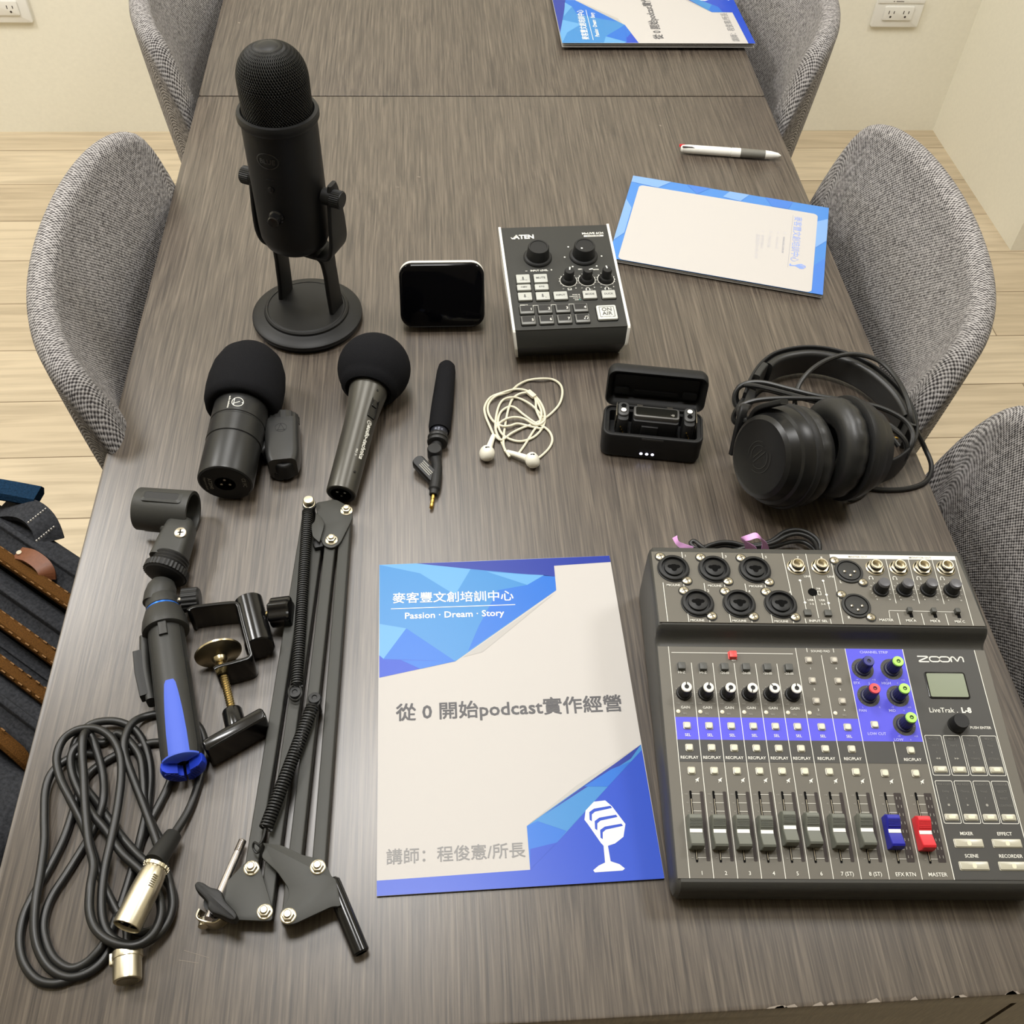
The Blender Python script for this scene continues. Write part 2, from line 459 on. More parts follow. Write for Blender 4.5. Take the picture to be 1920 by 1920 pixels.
# chairs
Rx, Ry, ZT, DR = .091, .229, T + .082, .079
def make_chair():
    t = thing('meeting_chair', '', 'chair')
    b = MB(); rings = []; uv = []
    n = 56
    for i in range(n + 1):
        ph = R(-106 + 212 * i / n)
        zr = ZT - DR * (1 - math.cos(ph)) ** 2.94
        zr = max(zr - .35 * max(0, abs(ph) - R(66)) ** 2, T - .17); zs = .455
        ring = []; th = .015
        nx, ny = math.cos(ph) / Rx, math.sin(ph) / Ry; l = math.hypot(nx, ny); nx /= l; ny /= l
        m = 16
        sec = [(-th, 1 - k / m) for k in range(m)] + [(-th * math.cos(R(180 * k / 8)), -th * math.sin(R(180 * k / 8))) for k in range(9)] + [(th, (k + 1) / m) for k in range(m)]
        arc = ph * .17
        for q, (o, s_) in enumerate(sec):
            inside = q < m; tip = m <= q < m + 9
            s = 0 if tip else s_
            h = zr + (-s_ if tip else 0)
            z = h if tip else zr + (zs - zr) * s
            puff = .022 * math.sin(math.pi * min(s * 1.3, 1)) * math.cos(ph / 1.9) if inside else 0
            lean = -.035 * s ** 1.1
            sh = 1 - .10 * s * s
            oo = o - puff if inside else o
            ring.append((Rx * math.cos(ph) + nx * oo + lean, Ry * math.sin(ph) * sh + ny * oo, z))
            uv.append((arc * 1.3, {True: 1.5 + (zr - z), False: 1.5 - (zr - z) - .047}[inside] if not tip else 1.5 - .0026 * 1.8 * (q - m)))
        rings.append(ring)
    b.rings(rings, 0); b.uv = uv
    b.build('backrest', M_weave, t, ang=80)
    # welt seam running round the inside of the rim
    pts = []
    for i in range(0, n + 1):
        ph = R(-104 + 208 * i / n); zr = max(ZT - DR * (1 - math.cos(ph)) ** 2.94 - .35 * max(0, abs(ph) - R(66)) ** 2, T - .17)
        nx, ny = math.cos(ph) / Rx, math.sin(ph) / Ry; l = math.hypot(nx, ny); nx /= l; ny /= l
        pts.append((Rx * math.cos(ph) - nx * .0165, Ry * math.sin(ph) - ny * .0165, zr - .012))
    b = MB(); b.tube(pts, .0016, 6); b.build('welt_seam', M_weave, t)
    b = MB(); b.uv = None
    b.prism(rr(.43, .44, .17, 8, -.17, 0), .41, .475, 0, None, .025)
    o = b.build('seat', M_weave, t)
    ul = o.data.uv_layers.new(name='weave')
    for lp in o.data.loops:
        c = o.data.vertices[lp.vertex_index].co; ul.data[lp.index].uv = (c.x + c.z, c.y)
    for sx in (-1, 1):
        for sy in (-1, 1):
            b = MB(); b.tube([(-.17 + sx * .12, sy * .13, .415), (-.17 + sx * .2, sy * .2, .0)], [.012, .009], 10)
            b.build('leg', M_satin, t)
    return t
chair0 = make_chair()
G = 'grey meeting chairs tucked in along the tables'
chair0['group'] = G
chair0.location = (.50, .962, 0); chair0.rotation_euler = (0, 0, R(-3.5))
chair0['label'] = 'grey woven chair right of the near table, beside the blue-bordered booklet'
copy_thing(chair0, (-.316, .946, 0), math.pi + R(2), 'grey woven chair on the left side of the near table, behind the standing microphone')
copy_thing(chair0, (.512, .455, 0), 0, 'grey woven chair on the right beside the large mixer, mostly cut off')
copy_thing(chair0, (.494, 1.586, 0), R(1), 'grey woven chair at the right of the far table, below the right wall outlet')
copy_thing(chair0, (-.318, 1.602, 0), math.pi - R(5), 'grey woven chair at the left of the far table, near the left wall outlet')

# backpack with a denim cloth on top, standing on the chair at the left
copy_thing(chair0, (-.62, .47, 0), math.pi, 'grey woven chair under the dark backpack at the left edge')
M_canvas = noisy(mat('dark_canvas', (50, 51, 54), .9, spec=.1), 350, .5, .0012, .35)
M_must = noisy(mat('mustard_webbing', (80, 51, 16), .85, spec=.15), 900, .8, .0012, .3)
M_leather = noisy(mat('brown_leather', (106, 62, 37), .5, spec=.4), 300, .2, .0006, .12)
def denim():
    m = noisy(mat('blue_denim', (20, 45, 68), .9, spec=.1), 500, .5, .001, .3); return m
bag_o = Vector((-.50, .52, T - .27)); ba = R(-37)
t = thing('backpack', 'dark canvas backpack with mustard zip bands beside the left table edge', 'bag', bag_o, ba)
def lump(u0, u1, v0, v1, z0, z1, dome, seg=18, edge=.03):
    """soft pillow: flat sides, domed and rounded top"""
    b = MB(); rings = []
    base = lambda i: rr(u1 - u0 - 2 * i, v1 - v0 - 2 * i, max(edge - i * .4, .006), 6, (u0 + u1) / 2, (v0 + v1) / 2)
    for i, z in ((.012, z0), (0, z0 + .03), (0, z1 - edge * .8), (edge * .12, z1 - edge * .4), (edge * .4, z1 - edge * .12), (edge * .9, z1)):
        rings.append([(x, y, z) for x, y in base(i)])
    w = min(u1 - u0, v1 - v0)
    for k in range(1, 5):
        i = edge * .9 + (w / 2 - edge) * k / 5
        rings.append([(x, y, z1 + dome * (1 - (1 - k / 5) ** 2)) for x, y in base(i)])
    b.rings(rings); return b
# local u along the bands, v across them (away from the viewer)
lump(-.19, .13, .134, .178, 0, .205, .006, edge=.02).build('main_compartment', M_canvas, t, ang=80)
lump(-.19, .16, .086, .127, 0, .196, .010, edge=.018).build('middle_compartment', M_canvas, t, ang=80)
lump(-.18, .18, .056, .080, 0, .184, .004, edge=.011).build('slim_pocket', M_canvas, t, ang=80)
lump(-.17, .20, .008, .050, 0, .190, .008, edge=.018).build('front_pocket', M_canvas, t, ang=80)
lump(-.16, .21, -.21, .001, 0, .182, .012, edge=.03).build('lower_pocket', M_canvas, t, ang=80)
for v, z, w in ((.130, .208, .013), (.083, .201, .013), (.053, .194, .012), (.0045, .192, .013)):
    b = MB(); pts = smooth_path([(-.17, v, z - .05), (-.15, v, z - .012), (-.08, v, z), (0, v, z + .002), (.10, v, z), (.155, v, z - .012), (.17, v, z - .05)], 5)
    b.sweep(pts, [(-w / 2, -.004), (w / 2, -.004), (w / 2, .002), (w * .3, .0045), (-w * .3, .0045), (-w / 2, .002)])
    for i in range(24):
        x = -.13 + .26 * i / 23
        for sy in (-1, 1): b.box(x, x + .005, v + sy * w * .42 - .0006, v + sy * w * .42 + .0006, z + .0036, z + .0052, 1)
    b.build('zip_band', [M_must, mat('mustard_stitch', (108, 74, 30), .8)], t)
b = MB(); b.sweep(smooth_path([(.002, .140, .211), (.02, .142, .2185), (.036, .142, .218), (.044, .140, .214), (.047, .137, .208)], 4), [(-.0075, -.0015), (.0075, -.0015), (.0075, .0015), (-.0075, .0015)], up=(0, 0, 1))
b.cyl(.0025, 0, .003, 12, 1, TR(.006, .140, .2135))
b.build('leather_tab', [M_leather, M_steel], t)
b = MB(); b.sweep(smooth_path([(-.07, .172, .195), (-.04, .178, .212), (-.02, .180, .217), (-.004, .178, .212), (.006, .172, .20)], 4), [(-.013, -.003), (.013, -.003), (.013, .003), (-.013, .003)])
for i in range(8): b.box(-.0135, -.0125, .168 + i * .003, .1695 + i * .003, .2185, .2205, 1); b.box(.004, .005, .160 + i * .003, .1615 + i * .003, .2105, .2125, 1)
b.build('top_flap', [M_canvas, mat('pale_stitch', (190, 186, 178), .8)], t)
b = MB()
pts = [Vector((-.19, .124, .208)), Vector((-.13, .155, .214)), Vector((-.081, .178, .217)), Vector((-.036, .199, .214))]
b.sweep(smooth_path(pts, 5), [(-.009, -.006), (.009, -.006), (.012, 0), (.009, .006), (-.009, .006), (-.012, 0)])
Mb = Matrix.Translation(bag_o) @ Matrix.Rotation(ba, 4, 'Z')
b.v = [tuple(Mb @ Vector(p)) for p in b.v]
tag(b.build('denim_cloth', denim(), loc=Mb @ Vector((-.10, .17, .212))), 'folded dark blue denim lying on top of the backpack', 'cloth')
#@@PART3
# ------------------------------------------------------------------ the large mixer
M_panel = noisy(mat('mixer_panel_grey', (98, 94, 85), .5, spec=.4), 1400, .05)
M_case = noisy(mat('mixer_case', (62, 61, 57), .5, spec=.4), 1400, .25, .0003)
M_char = mat('panel_charcoal', (66, 65, 62), .5, spec=.35)
M_blue = mat('panel_blue', (86, 84, 214), .5, spec=.35)
M_keyc = mat('clear_key', (178, 174, 156), .25, spec=.6)
M_keyd = mat('key_lens', (222, 216, 190), .35)
M_btn = mat('dark_key', (72, 72, 68), .5)
M_dim = mat('dim_print', (150, 147, 138), .6)
M_dim2 = mat('faint_print', (104, 102, 97), .6)
MX = thing('audio_mixer', 'large grey audio mixer with rows of faders and a blue channel strip', 'mixer', (.1555, .2475, T), R(-3.15))
def fz(v): return .032 + (v - .0075) * (.022 / .177)
FA = math.atan(.022 / .177)
ZR = .0708
def FP(u, v, h=0.): return TR(u, v, fz(v) + h) @ Matrix.Rotation(FA, 4, 'X')       # on the sloped front panel
def RP(u, v, h=0.): return TR(u, v, ZR + h)
def both(fn): return fn
prof = [(.004, .003), (.0005, .006), (-.0005, .013), (-.0008, .024), (.0008, .0285), (.0036, .0313), (.0055, .0317), (.06, fz(.06)), (.12, fz(.12)), (.1838, fz(.1838)), (.1860, .0545), (.1885, .0562), (.1905, .0595), (.1915, .0640), (.1928, .0675), (.1945, .0697), (.1970, .0705), (.23, .0705), (.2690, .0705), (.2715, .0695), (.2727, .067), (.2730, .04), (.2725, .008), (.270, .003)]
b = MB(); rings = []
cv = .14; cz = .03
for s_, ins in ((0, .0045), (.0012, .0018), (.0038, 0), (.268 - .0038, 0), (.268 - .0012, .0018), (.268, .0045)):
    ring = []
    for v, z in prof:
        dz = cz * (fz(min(v, .2)) / .05) if v < .19 else .035
        vv = v + (ins if v < .1 else -ins if v > .2 else 0)
        zz = z - ins * (1 if z > .02 else -.6)
        ring.append((s_ + (.003 - .003 * (1 - z / .07)) * (1 if s_ < .1 else -1) * 0 , vv, zz))
    rings.append(ring)
b.rings(rings)
b.build('chassis', M_case, MX, ang=30)
for u in (.02, .248):
    for v in (.02, .255):
        b = MB(); b.cyl(.008, 0, .0035, 16); b.build('rubber_foot', M_rubber, MX, M=TR(u, v, 0))

SH = Matrix(((1, 0, 0, 0), (0, 1, -math.sin(FA), 0), (0, math.tan(FA), 1, .032 - .0075 * math.tan(FA)), (0, 0, 0, 1)))
# printed front panel
b = MB()
b.prism([(.0015, .0058), (.2665, .0058), (.2665, .1836), (.0015, .1836)], -.0004, .0003, 0, SH)
Z1, Z2, Z3 = .0005, .0006, .0007
def rect(x0, y0, x1, y1, z, mi): b.flat([(x0, y0), (x1, y0), (x1, y1), (x0, y1)], z, mi, SH)
rect(.010, .0898, .1995, .1069, Z1, 2)
rect(.010, .1069, .1525, .1247, Z1, 3)
rect(.1525, .1069, .1993, .1835, Z1, 3)
rect(.1993, .0058, .2580, .1835, Z1, 2)
LW = .0005
def pl(x0, y0, x1, y1, w=LW, mi=1): b.line(x0, y0, x1, y1, w, Z2, mi, SH)
def tx(s_, u, v, sz, al='c', mi=1, bold=.008, w=None): b.text(s_, u, v, sz, w, Z3, mi, SH, al, bold)
CH = [.0187 + .01706 * i for i in range(6)] + [.1226, .1428]
LN = [.010, .0271, .0442, .0612, .0783, .0954]
for x in LN: pl(x, .0058, x, .1697 if x > .02 else .1835)
pl(.1125, .0058, .1125, .1835); pl(.1325, .0058, .1325, .1775); pl(.1526, .0058, .1526, .1835)
pl(.1763, .0058, .1763, .1068); pl(.1994, .0058, .1994, .1835, .0006); pl(.2580, .0058, .2580, .1835, .0006)
pl(.012, .1783, .0575, .1783); pl(.0640, .1783, .1097, .1783)
tx('48V', .0612, .1715, .0022)
for i, x in enumerate(CH[:6]):
    tx('Hi-Z' if i < 2 else '-26dB', x, .1605, .0030)
    for a in range(11):
        an = R(-135 + 27 * a - 90 + 180); 
        pl(x + .0062 * math.sin(R(-140 + 28 * a)), .144 + .0062 * math.cos(R(-140 + 28 * a)), x + .0074 * math.sin(R(-140 + 28 * a)), .144 + .0074 * math.cos(R(-140 + 28 * a)), .0003, 4)
    tx('+10', x - .0052, .1352, .0017, mi=4); tx('+54', x + .0052, .1352, .0017, mi=4)
    tx('GAIN', x + .0002, .1315, .0030)
for i, x in enumerate(CH):
    tx('SIG', x - .0012 + .0005, .1268, .0021, mi=4)
    tx('SEL', x, .1095, .0031); tx('REC/PLAY', x - .0004, .0920, .0031, bold=.014, w=.0150)
    tx(['1', '2', '3', '4', '5', '6', '7 (ST)', '8 (ST)'][i], x + .0004, .0082, .0038)
tx('REC/PLAY', .1882, .0918, .0031, bold=.014, w=.0150)
tx('EFX RTN', .1650, .0080, .0038); tx('MASTER', .1882, .0080, .0038)
tx('SOUND PAD', .1322, .1800, .0027); pl(.1215, .1800, .1215, .1835); pl(.1430, .1800, .1430, .1835)
for k, (u, v) in enumerate(((.1215, .1731), (.1217, .1557), (.1220, .1387), (.1420, .1733), (.1422, .1556), (.1425, .1388))): tx(str(k + 1), u + .0004, v - .0080, .0026)
tx('CHANNEL STRIP', .1755, .1795, .0031, mi=5)
KN = [(.1637, .1662, 'EFX', '-∞', '+15'), (.1870, .1662, 'HIGH', '-15', '+15'), (.1640, .1434, 'PAN', 'L', 'R'), (.1873, .1436, 'MID', '-15', '+15'), (.1875, .1203, 'LOW', '-15', '+15')]
for u, v, n_, lo, hi in KN:
    b.flat(circ(.0088, 32, u, v), Z2, 2, SH)
    tx(n_, u - .0068, v - .0130, .0031, mi=5); tx(lo, u - .0062, v - .0098, .0018, mi=5); tx(hi, u + .0072, v - .0098, .0018, mi=5)
    for a in range(13):
        an = R(-150 + 25 * a); pl(u + .0070 * math.sin(an), v + .0070 * math.cos(an), u + .0082 * math.sin(an), v + .0082 * math.cos(an), .0003, 4)
    tx('C' if n_ in ('EFX', 'HIGH') else '0', u + .0030 if n_ == 'EFX' else u + .0024, v - .0125 if n_ != 'PAN' else v + .0092, .0017, mi=5)
tx('LOW CUT', .1647, .1118, .0031, mi=5, w=.0150)
# dividing lines and scales by the faders
FD = [(x - .0023, x + .0059, .0026) for x in CH] + [(.1617, .1708, .0057), (.1847, .1936, .0057)]
for k, (u, m_, mw) in enumerate(FD):
    for j, (v, lab) in enumerate(((.0655, '+10'), (.0592, '+5'), (.0530, '0'), (.0455, '-5'), (.0395, '-10'), (.0330, '-20'), (.0265, '-40'), (.0200, '-∞'))):
        pl(u + .0006, v, m_ - mw / 2 - .0001, v, .0003)
        tx(lab, u - .0023, v - .0006, .0015, 'r', 4)
    b.flat(rr(mw, .0497, .0006, 3, m_, .0426), Z2, 6, SH)
    if mw > .004:
        for j in range(8):
            for dx in (-.0013, .0013): rect(m_ + dx - .0002, .0205 + j * .0060, m_ + dx + .0002, .0225 + j * .0060, Z3, 4)
    b.flat(rr(.0017, .0512, .0008, 4, u, .0424), Z2, 7, SH)
    rect(u - .0002, .0185, u + .0003, .062, Z3, 8)
    # mute symbol
    x = (CH + [.1647, .1880])[k] + .0038; y = .0760
    b.flat([(x - .0014, y - .0005), (x - .0007, y - .0005), (x + .0008, y - .0016), (x + .0008, y + .0016), (x - .0007, y + .0005), (x - .0014, y + .0005)], Z3, 1, SH)
    pl(x - .0014, y - .0018, x + .0016, y + .0018, .0004)
# maker's name, model name
def zoomword(x, y, w, h, s):
    k = w / 4.35
    def bar(p, c=1.0):
        for (ax, ay), (bx, by) in zip(p[:-1], p[1:]): pl(x + ax * k, y + ay * h, x + bx * k, y + by * h, s)
    bar([(0, 1), (.95, 1), (1.0, .85), (.1, .15), (.1, 0), (1.05, 0)])
    for o in (1.15, 2.1):
        bar([(o + .75, .96), (o + .2, .96), (o, .75), (o, .25), (o + .2, .03), (o + .75, .03), (o + .95, .25), (o + .95, .75), (o + .75, .96), (o + .7, .96)])
    bar([(3.2, 0), (3.2, .8), (3.35, .97), (3.5, .9), (3.77, .1), (4.05, .9), (4.2, .97), (4.35, .8), (4.35, 0)])
zoomword(.2100, .1730, .0368, .0046, .0010)
tx('LiveTrak', .2098, .1305, .0056, 'l', bold=.004); tx('.', .2312, .1305, .0056, 'l'); tx('L-8', .2352, .1305, .0060, 'l', bold=.04)
tx('PUSH ENTER', .2468, .1175, .0029, bold=.014, w=.0155)
def boxline(x0, y0, x1, y1):
    o = rr(x1 - x0, y1 - y0, .0012, 4, (x0 + x1) / 2, (y0 + y1) / 2); i_ = rr(x1 - x0 - .0008, y1 - y0 - .0008, .0009, 4, (x0 + x1) / 2, (y0 + y1) / 2)
    n = len(o); b.add([(p[0], p[1], Z2) for p in o + i_], [(k, (k + 1) % n, (k + 1) % n + n, k + n) for k in range(n)], 1, SH)
BX = [.2078, .2222, .2365, .2505]
for r_, (y0, y1, rows) in enumerate(((.0809, .1122, (('MASTER', 'Hall 1', '1', '◄◄'), ('MIX A', 'Hall 2', '2', '►►'), ('MIX B', 'Room', '3', 'TEMPO'), ('MIX C', 'Plate', '4', 'SETTING'))), (.0453, .0771, (('MIX COPY', 'Delay', '5', '■'), ('MIX RESET', 'Chorus', '6', '►'), ('AUDIO I/F', 'Vocal', '7', '●'), ('OVERDUB', 'SELECT', 'RESET', 'CONTROL'))))):
    for k, x in enumerate(BX):
        boxline(x - .0066, y0, x + .0066, y1)
        for j, s_ in enumerate(rows[k]):
            yy = y1 - .0036 - j * .0052
            if s_ in ('◄◄', '►►', '►'):
                d_ = -1 if s_ == '◄◄' else 1
                for q in ((-.0009, .0009) if len(s_) > 1 else (0,)):
                    b.flat([(x + q - .0008 * d_, yy + .0002), (x + q + .0009 * d_, yy + .0010), (x + q - .0008 * d_, yy + .0018)], Z3, 4, SH)
            elif s_ == '■': rect(x - .0008, yy + .0002, x + .0008, yy + .0018, Z3, 4)
            elif s_ == '●': b.flat(circ(.0010, 14, x, yy + .001), Z3, 4, SH)
            else: tx(s_, x, yy, .0022, mi=9, bold=.005, w=min(.0105, .0014 * len(s_)))
for s_, x, y in (('MIXER', .2160, .0370), ('EFFECT', .2441, .0370), ('SCENE', .2158, .0212), ('RECORDER', .2445, .0212)): tx(s_, x, y, .0034, bold=.012)
b.build('front_panel', [M_panel, M_paint, M_char, M_blue, M_dim, mat('pale_blue_print', (190, 190, 240), .6), mat('meter_glass', (58, 52, 50), .6, spec=.2), M_void, M_steel, M_dim2], MX, smooth=False)

# printed rear panel
RM = TR(0, 0, ZR)
b = MB()
b.prism([(.0017, .1957), (.2645, .1957), (.2612, .2658), (.0017, .2658)], -.0004, .0003, 0, RM)
def rect(x0, y0, x1, y1, z, mi): b.flat([(x0, y0), (x1, y0), (x1, y1), (x0, y1)], z, mi, RM)
def pl(x0, y0, x1, y1, w=LW, mi=1): b.line(x0, y0, x1, y1, w, Z2, mi, RM)
def tx(s_, u, v, sz, al='c', mi=1, bold=.008, w=None): b.text(s_, u, v, sz, w, Z3, mi, RM, al, bold)
J1 = [(.0184 + .0339 * i, .2480) for i in range(3)]; J2 = [(.0343 + .0337 * i, .2137) for i in range(3)]
for x in (.0272, .0612, .0950): pl(x, .2330, x, .2657); 
for x in (.0083, .0252, .0420, .0588, .0758, .0924, .1093): pl(x, .1959, x, .1995 if x > .1 else .2340)
pl(.1124, .2657, .1124, .1995); pl(.1192, .1959, .1192, .2005); pl(.1321, .2657, .1303, .2010); pl(.1395, .1959, .1395, .2005)
rect(.1526, .2615, .2593, .2657, Z1, 1); tx('MASTER OUT', .1760, .2625, .0027, mi=2); tx('MONITOR OUT', .2290, .2625, .0027, mi=2)
pl(.1526, .2657, .1492, .1959, .0005)
for x0, x1 in ((.1992, .1953), (.2184, .2148), (.2387, .2345), (.2586, .2545)):
    if x0 < .25: pl(x0, .2616, x0 - .0022, .2165); pl(x1 + .0004, .2070, x1, .1959)
    else: pl(x0, .2616, x1, .1959)
for k, (u, v) in enumerate(J1): tx('MIC/LINE', u - .0018, v - .0175, .0028); tx(str(2 * k + 1), u + .0115, v + .0125, .0034)
for k, (u, v) in enumerate(J2): tx('MIC/LINE', u - .0022, v - .0172, .0028); tx(str(2 * k + 2), u + .0102, v + .0115, .0034)
tx('7', .1247, .2605, .0036); tx('8', .1447, .2605, .0036)
tx('LINE', .1290, .2413, .0028); tx('LINE', .1487, .2413, .0028)
for u0, ys, w_ in ((.1223, (.2380, .2160), 0), (.1415, (.2380, .2240, .2158), 0)):
    pl(u0, ys[0], u0 - .0005, .2095)
    for y in ys: b.flat(circ(.0011, 14, u0 - .0002, y), Z3, 1, RM)
tx('USB', .1272, .2175, .0028); tx('1-2', .1276, .2138, .0028); tx('USB', .1365, .2175, .0028); tx('3-4', .1368, .2138, .0028)
tx('7/8', .1357, .2290, .0026); b.flat(rr(.0030, .0042, .0005, 3, .1357, .2257), Z2, 1, RM); b.flat(rr(.0021, .0033, .0004, 3, .1357, .2257), Z3, 0, RM)
tx('INPUT SEL', .1296, .1972, .0033)
tx('L', .1560, .2360, .0036); tx('R', .1552, .2008, .0036)
tx('MASTER', .1850, .1990, .0032, bold=.012); tx('MIX A', .2050, .1988, .0031, bold=.012); tx('MIX B', .2246, .1986, .0031, bold=.012); tx('MIX C', .2445, .1984, .0031, bold=.012)
pl(.1892, .2093, .2440, .2088, .0004); pl(.1892, .2093, .1884, .2020, .0004)
HPJ = [(.1878, .2520), (.2078, .2520), (.2279, .2522), (.2477, .2524)]; RK = [(.1872, .2294), (.2068, .2294), (.2267, .2298), (.2461, .2294)]
for (u, v), (ku, kv) in zip(HPJ, RK):
    b.ringflat(.0012, .0017, u - .0058, v - .0100, Z3, 1, RM, 18, -50, 230)
    for dx in (-.0015, .0015): rect(u - .0058 + dx - .0004, v - .0120, u - .0058 + dx + .0004, v - .0104, Z3, 1)
    for a in range(11):
        an = R(-140 + 28 * a); pl(ku + .0075 * math.sin(an), kv + .0075 * math.cos(an), ku + .0088 * math.sin(an), kv + .0088 * math.cos(an), .0003)
    tx('0', ku - .0050, kv - .0098, .0018); tx('10', ku + .0055, kv - .0098, .0018)
for u in (.2052, .2248, .2442):
    b.flat(rr(.0028, .0075, .0004, 2, u + .0012, .2068), Z2, 3, RM); pl(u + .0016, .2012, u + .0016, .2022, .0004)
b.build('rear_panel', [M_panel, M_paint, M_dim, M_void], MX, smooth=False)

# combo jacks
def screw_mesh(r):
    m = MB(); m.lathe([(r, 0), (r, .0006), (r * .75, .0013), (0, .0016)], 18)
    for a in (0.4, 0.4 + math.pi / 2): m.line(-r * .6 * math.cos(a), -r * .6 * math.sin(a), r * .6 * math.cos(a), r * .6 * math.sin(a), r * .25, .0017, 1)
    return m
jack = MB()
jack.prism([(x, y) for x, y in circ(.0135, 40)], .0003, .0012, 0, None, .0004)
for sx, sy in ((-1, 1), (1, -1)):
    jack.prism([(x, y) for x, y in circ(.0045, 18, sx * .0098, sy * .0121)], .0003, .0009)
jack.lathe([(.0128, .0010), (.0126, .0030), (.0118, .0036), (.0102, .0036), (.0100, .0008)], 40, 0, None, False, False)
jack.lathe([(.0100, .0007), (.0, .0007)], 40, 1, None, False, True)
jack.lathe([(.0080, .0007), (.0078, .0030), (.0074, .0033), (0, .0033)], 36, 0)
jack.flat([(.0058 * math.cos(a) if 0 else x, y) for x, y, a in [(q[0], q[1], 0) for q in [(-.0052, .0012), (-.0040, .0022), (-.0022, .0022), (-.0012, .0028), (.0012, .0028), (.0022, .0022), (.0040, .0022), (.0052, .0012), (.0052, -.0002), (.0040, -.0012), (.0026, -.0014), (.0016, -.0036), (0, -.0044), (-.0016, -.0036), (-.0026, -.0014), (-.0040, -.0012), (-.0052, -.0002)]]], .0034, 2)
J0 = jack.build('combo_jack', [M_plas, M_void, M_void], MX, M=RP(*J1[0]))
for sx, sy in ((-1, 1), (1, -1)):
    o = screw_mesh(.0037).build('screw', [M_nickel, mat('screw_slot', (120, 112, 96), .5, .6)], J0, M=TR(sx * .0098, sy * .0121, .0009))
for u, v in J1[1:] + J2: copy_part(J0, MX, RP(u, v))
# male outputs
x3 = MB()
x3.prism(circ(.0118, 36), .0003, .0018, 0, None, .0005)
for sx, sy in ((-1, 1), (1, -1)): x3.prism(circ(.0042, 16, sx * .0096, sy * .0110), .0003, .0010)
x3.lathe([(.0098, .0018), (.0096, .0024), (.0092, .0024), (.0090, .0012), (0, .0012)], 32, 1, None, False, True)
for px, py in ((-.0042, -.0012), (.0042, -.0012), (0, -.0050)): x3.lathe([(.0011, .0012), (.0011, .0030), (0, .0036)], 12, 2, TR(px, py, 0))
X0 = x3.build('output_socket', [M_plas2, M_void, M_steel], MX, M=RP(.1647, .2477))
for sx, sy in ((-1, 1), (1, -1)):
    screw_mesh(.0033).build('screw', [M_nickel, mat('screw_slot', (120, 112, 96), .5, .6)], X0, M=TR(sx * .0096, sy * .0110, .0010))
copy_part(X0, MX, RP(.1633, .2133))
# quarter inch jacks
q = MB()
q.lathe([(.0078, .0003), (.0078, .0010), (.0070, .0016)], 32, 0, None, True, False)
q.prism(circ(.0071, 6), .0010, .0030, 0, None, .0006)
q.lathe([(.0050, .0030), (.0050, .0062), (.0045, .0068), (.0037, .0068), (.0035, .0020)], 28, 0, None, False, False)
q.lathe([(.0035, .0025), (0, .0025)], 24, 1, None, False, True)
q.lathe([(.0049, .0034), (.0051, .0036), (.0051, .0058), (.0047, .0060)], 28, 2, None, False, False)
Q0 = q.build('line_jack', [M_nickel, M_void, M_gloss], MX, M=RP(.1217, .2516))
for u, v in [(.1420, .2520)]: copy_part(Q0, MX, RP(u, v))
Q1 = copy_part(Q0, MX, RP(*HPJ[0])); Q1.name = 'headphone_jack'
for u, v in HPJ[1:]:
    o = copy_part(Q0, MX, RP(u, v)); o.name = 'headphone_jack'
m_ = MB(); m_.lathe([(.0038, .0003), (.0036, .0010), (.0022, .0010), (.0020, .0008), (0, .0008)], 20)
m_.build('mini_jack', M_void, MX, M=RP(.1304, .2265))
# knobs
def knob(r0, r1, h, capr, ring=False, ribs=16):
    m = MB(); n = ribs * 2
    def ring_(r, z, k=0.): return [((r - (k if i % 2 else 0)) * math.cos(2 * math.pi * i / n), (r - (k if i % 2 else 0)) * math.sin(2 * math.pi * i / n), z) for i in range(n)]
    m.rings([ring_(r0, .0004), ring_(r0, .0016), ring_(r0 * .93, .0022), ring_(r1 * 1.08, .0024, .0003), ring_(r1, h - .0008, .0003), ring_(r1 - .0005, h)])
    return m
GK = knob(.0060, .0046, .0125, .004)
M_navy = mat('navy_knob', (34, 36, 66), .45)
capw = lambda ang: None
g0 = GK.build('gain_knob', M_plas, MX, M=FP(CH[0], .1440))
c = MB(); c.lathe([(.0041, .0125), (.0041, .0134), (.0037, .0138), (.0018, .0139)], 28, 0, None, True, False); c.lathe([(.0018, .0139), (.0016, .0134), (0, .0133)], 20, 1, None, False, True)
c.line(0, .0016, 0, .0040, .0008, .0140, 1)
c.build('cap', [mat('white_cap', (222, 220, 210), .4), M_plas], g0, M=Matrix.Rotation(R(0), 4, 'Z'))
for x, a in zip(CH[1:6], (-8, 150, 165, 40, 0)): copy_part(g0, MX, FP(x, .1438) @ Matrix.Rotation(R(a), 4, 'Z'))
SK = knob(.0062, .0046, .0150, .004)
greens = []
for k, (u, v, *_r) in enumerate(KN):
    o = SK.build('strip_knob', M_navy if k == 0 else M_plas, MX, M=FP(u, v)) if k == 0 else None
    if k == 0: sk0 = o
    else:
        o = sk0.copy(); COL.objects.link(o); o.parent = MX; o.matrix_basis = FP(u, v)
    c = MB(); col = [(44, 46, 120), (168, 226, 96), (214, 66, 72), (168, 226, 96), (168, 226, 96)][k]
    nm = ['blue_cap', 'green_cap', 'red_cap', 'green_cap', 'green_cap'][k]
    c.lathe([(.0043, .0148), (.0043, .0158), (.0040, .0163), (.0015, .0164), (.0014, .0158), (0, .0157)], 28, 0); c.ringflat(.0009, .0016, 0, 0, .01645, 1, None, 16)
    c.build('cap', [mat(nm, col, .4), M_plas], o)
LK = knob(.0066, .0050, .0100, .004)
M_smoke = mat('smoke_cap', (92, 92, 96), .12, spec=.8)
l0 = LK.build('level_knob', M_plas, MX, M=RP(*RK[0]))
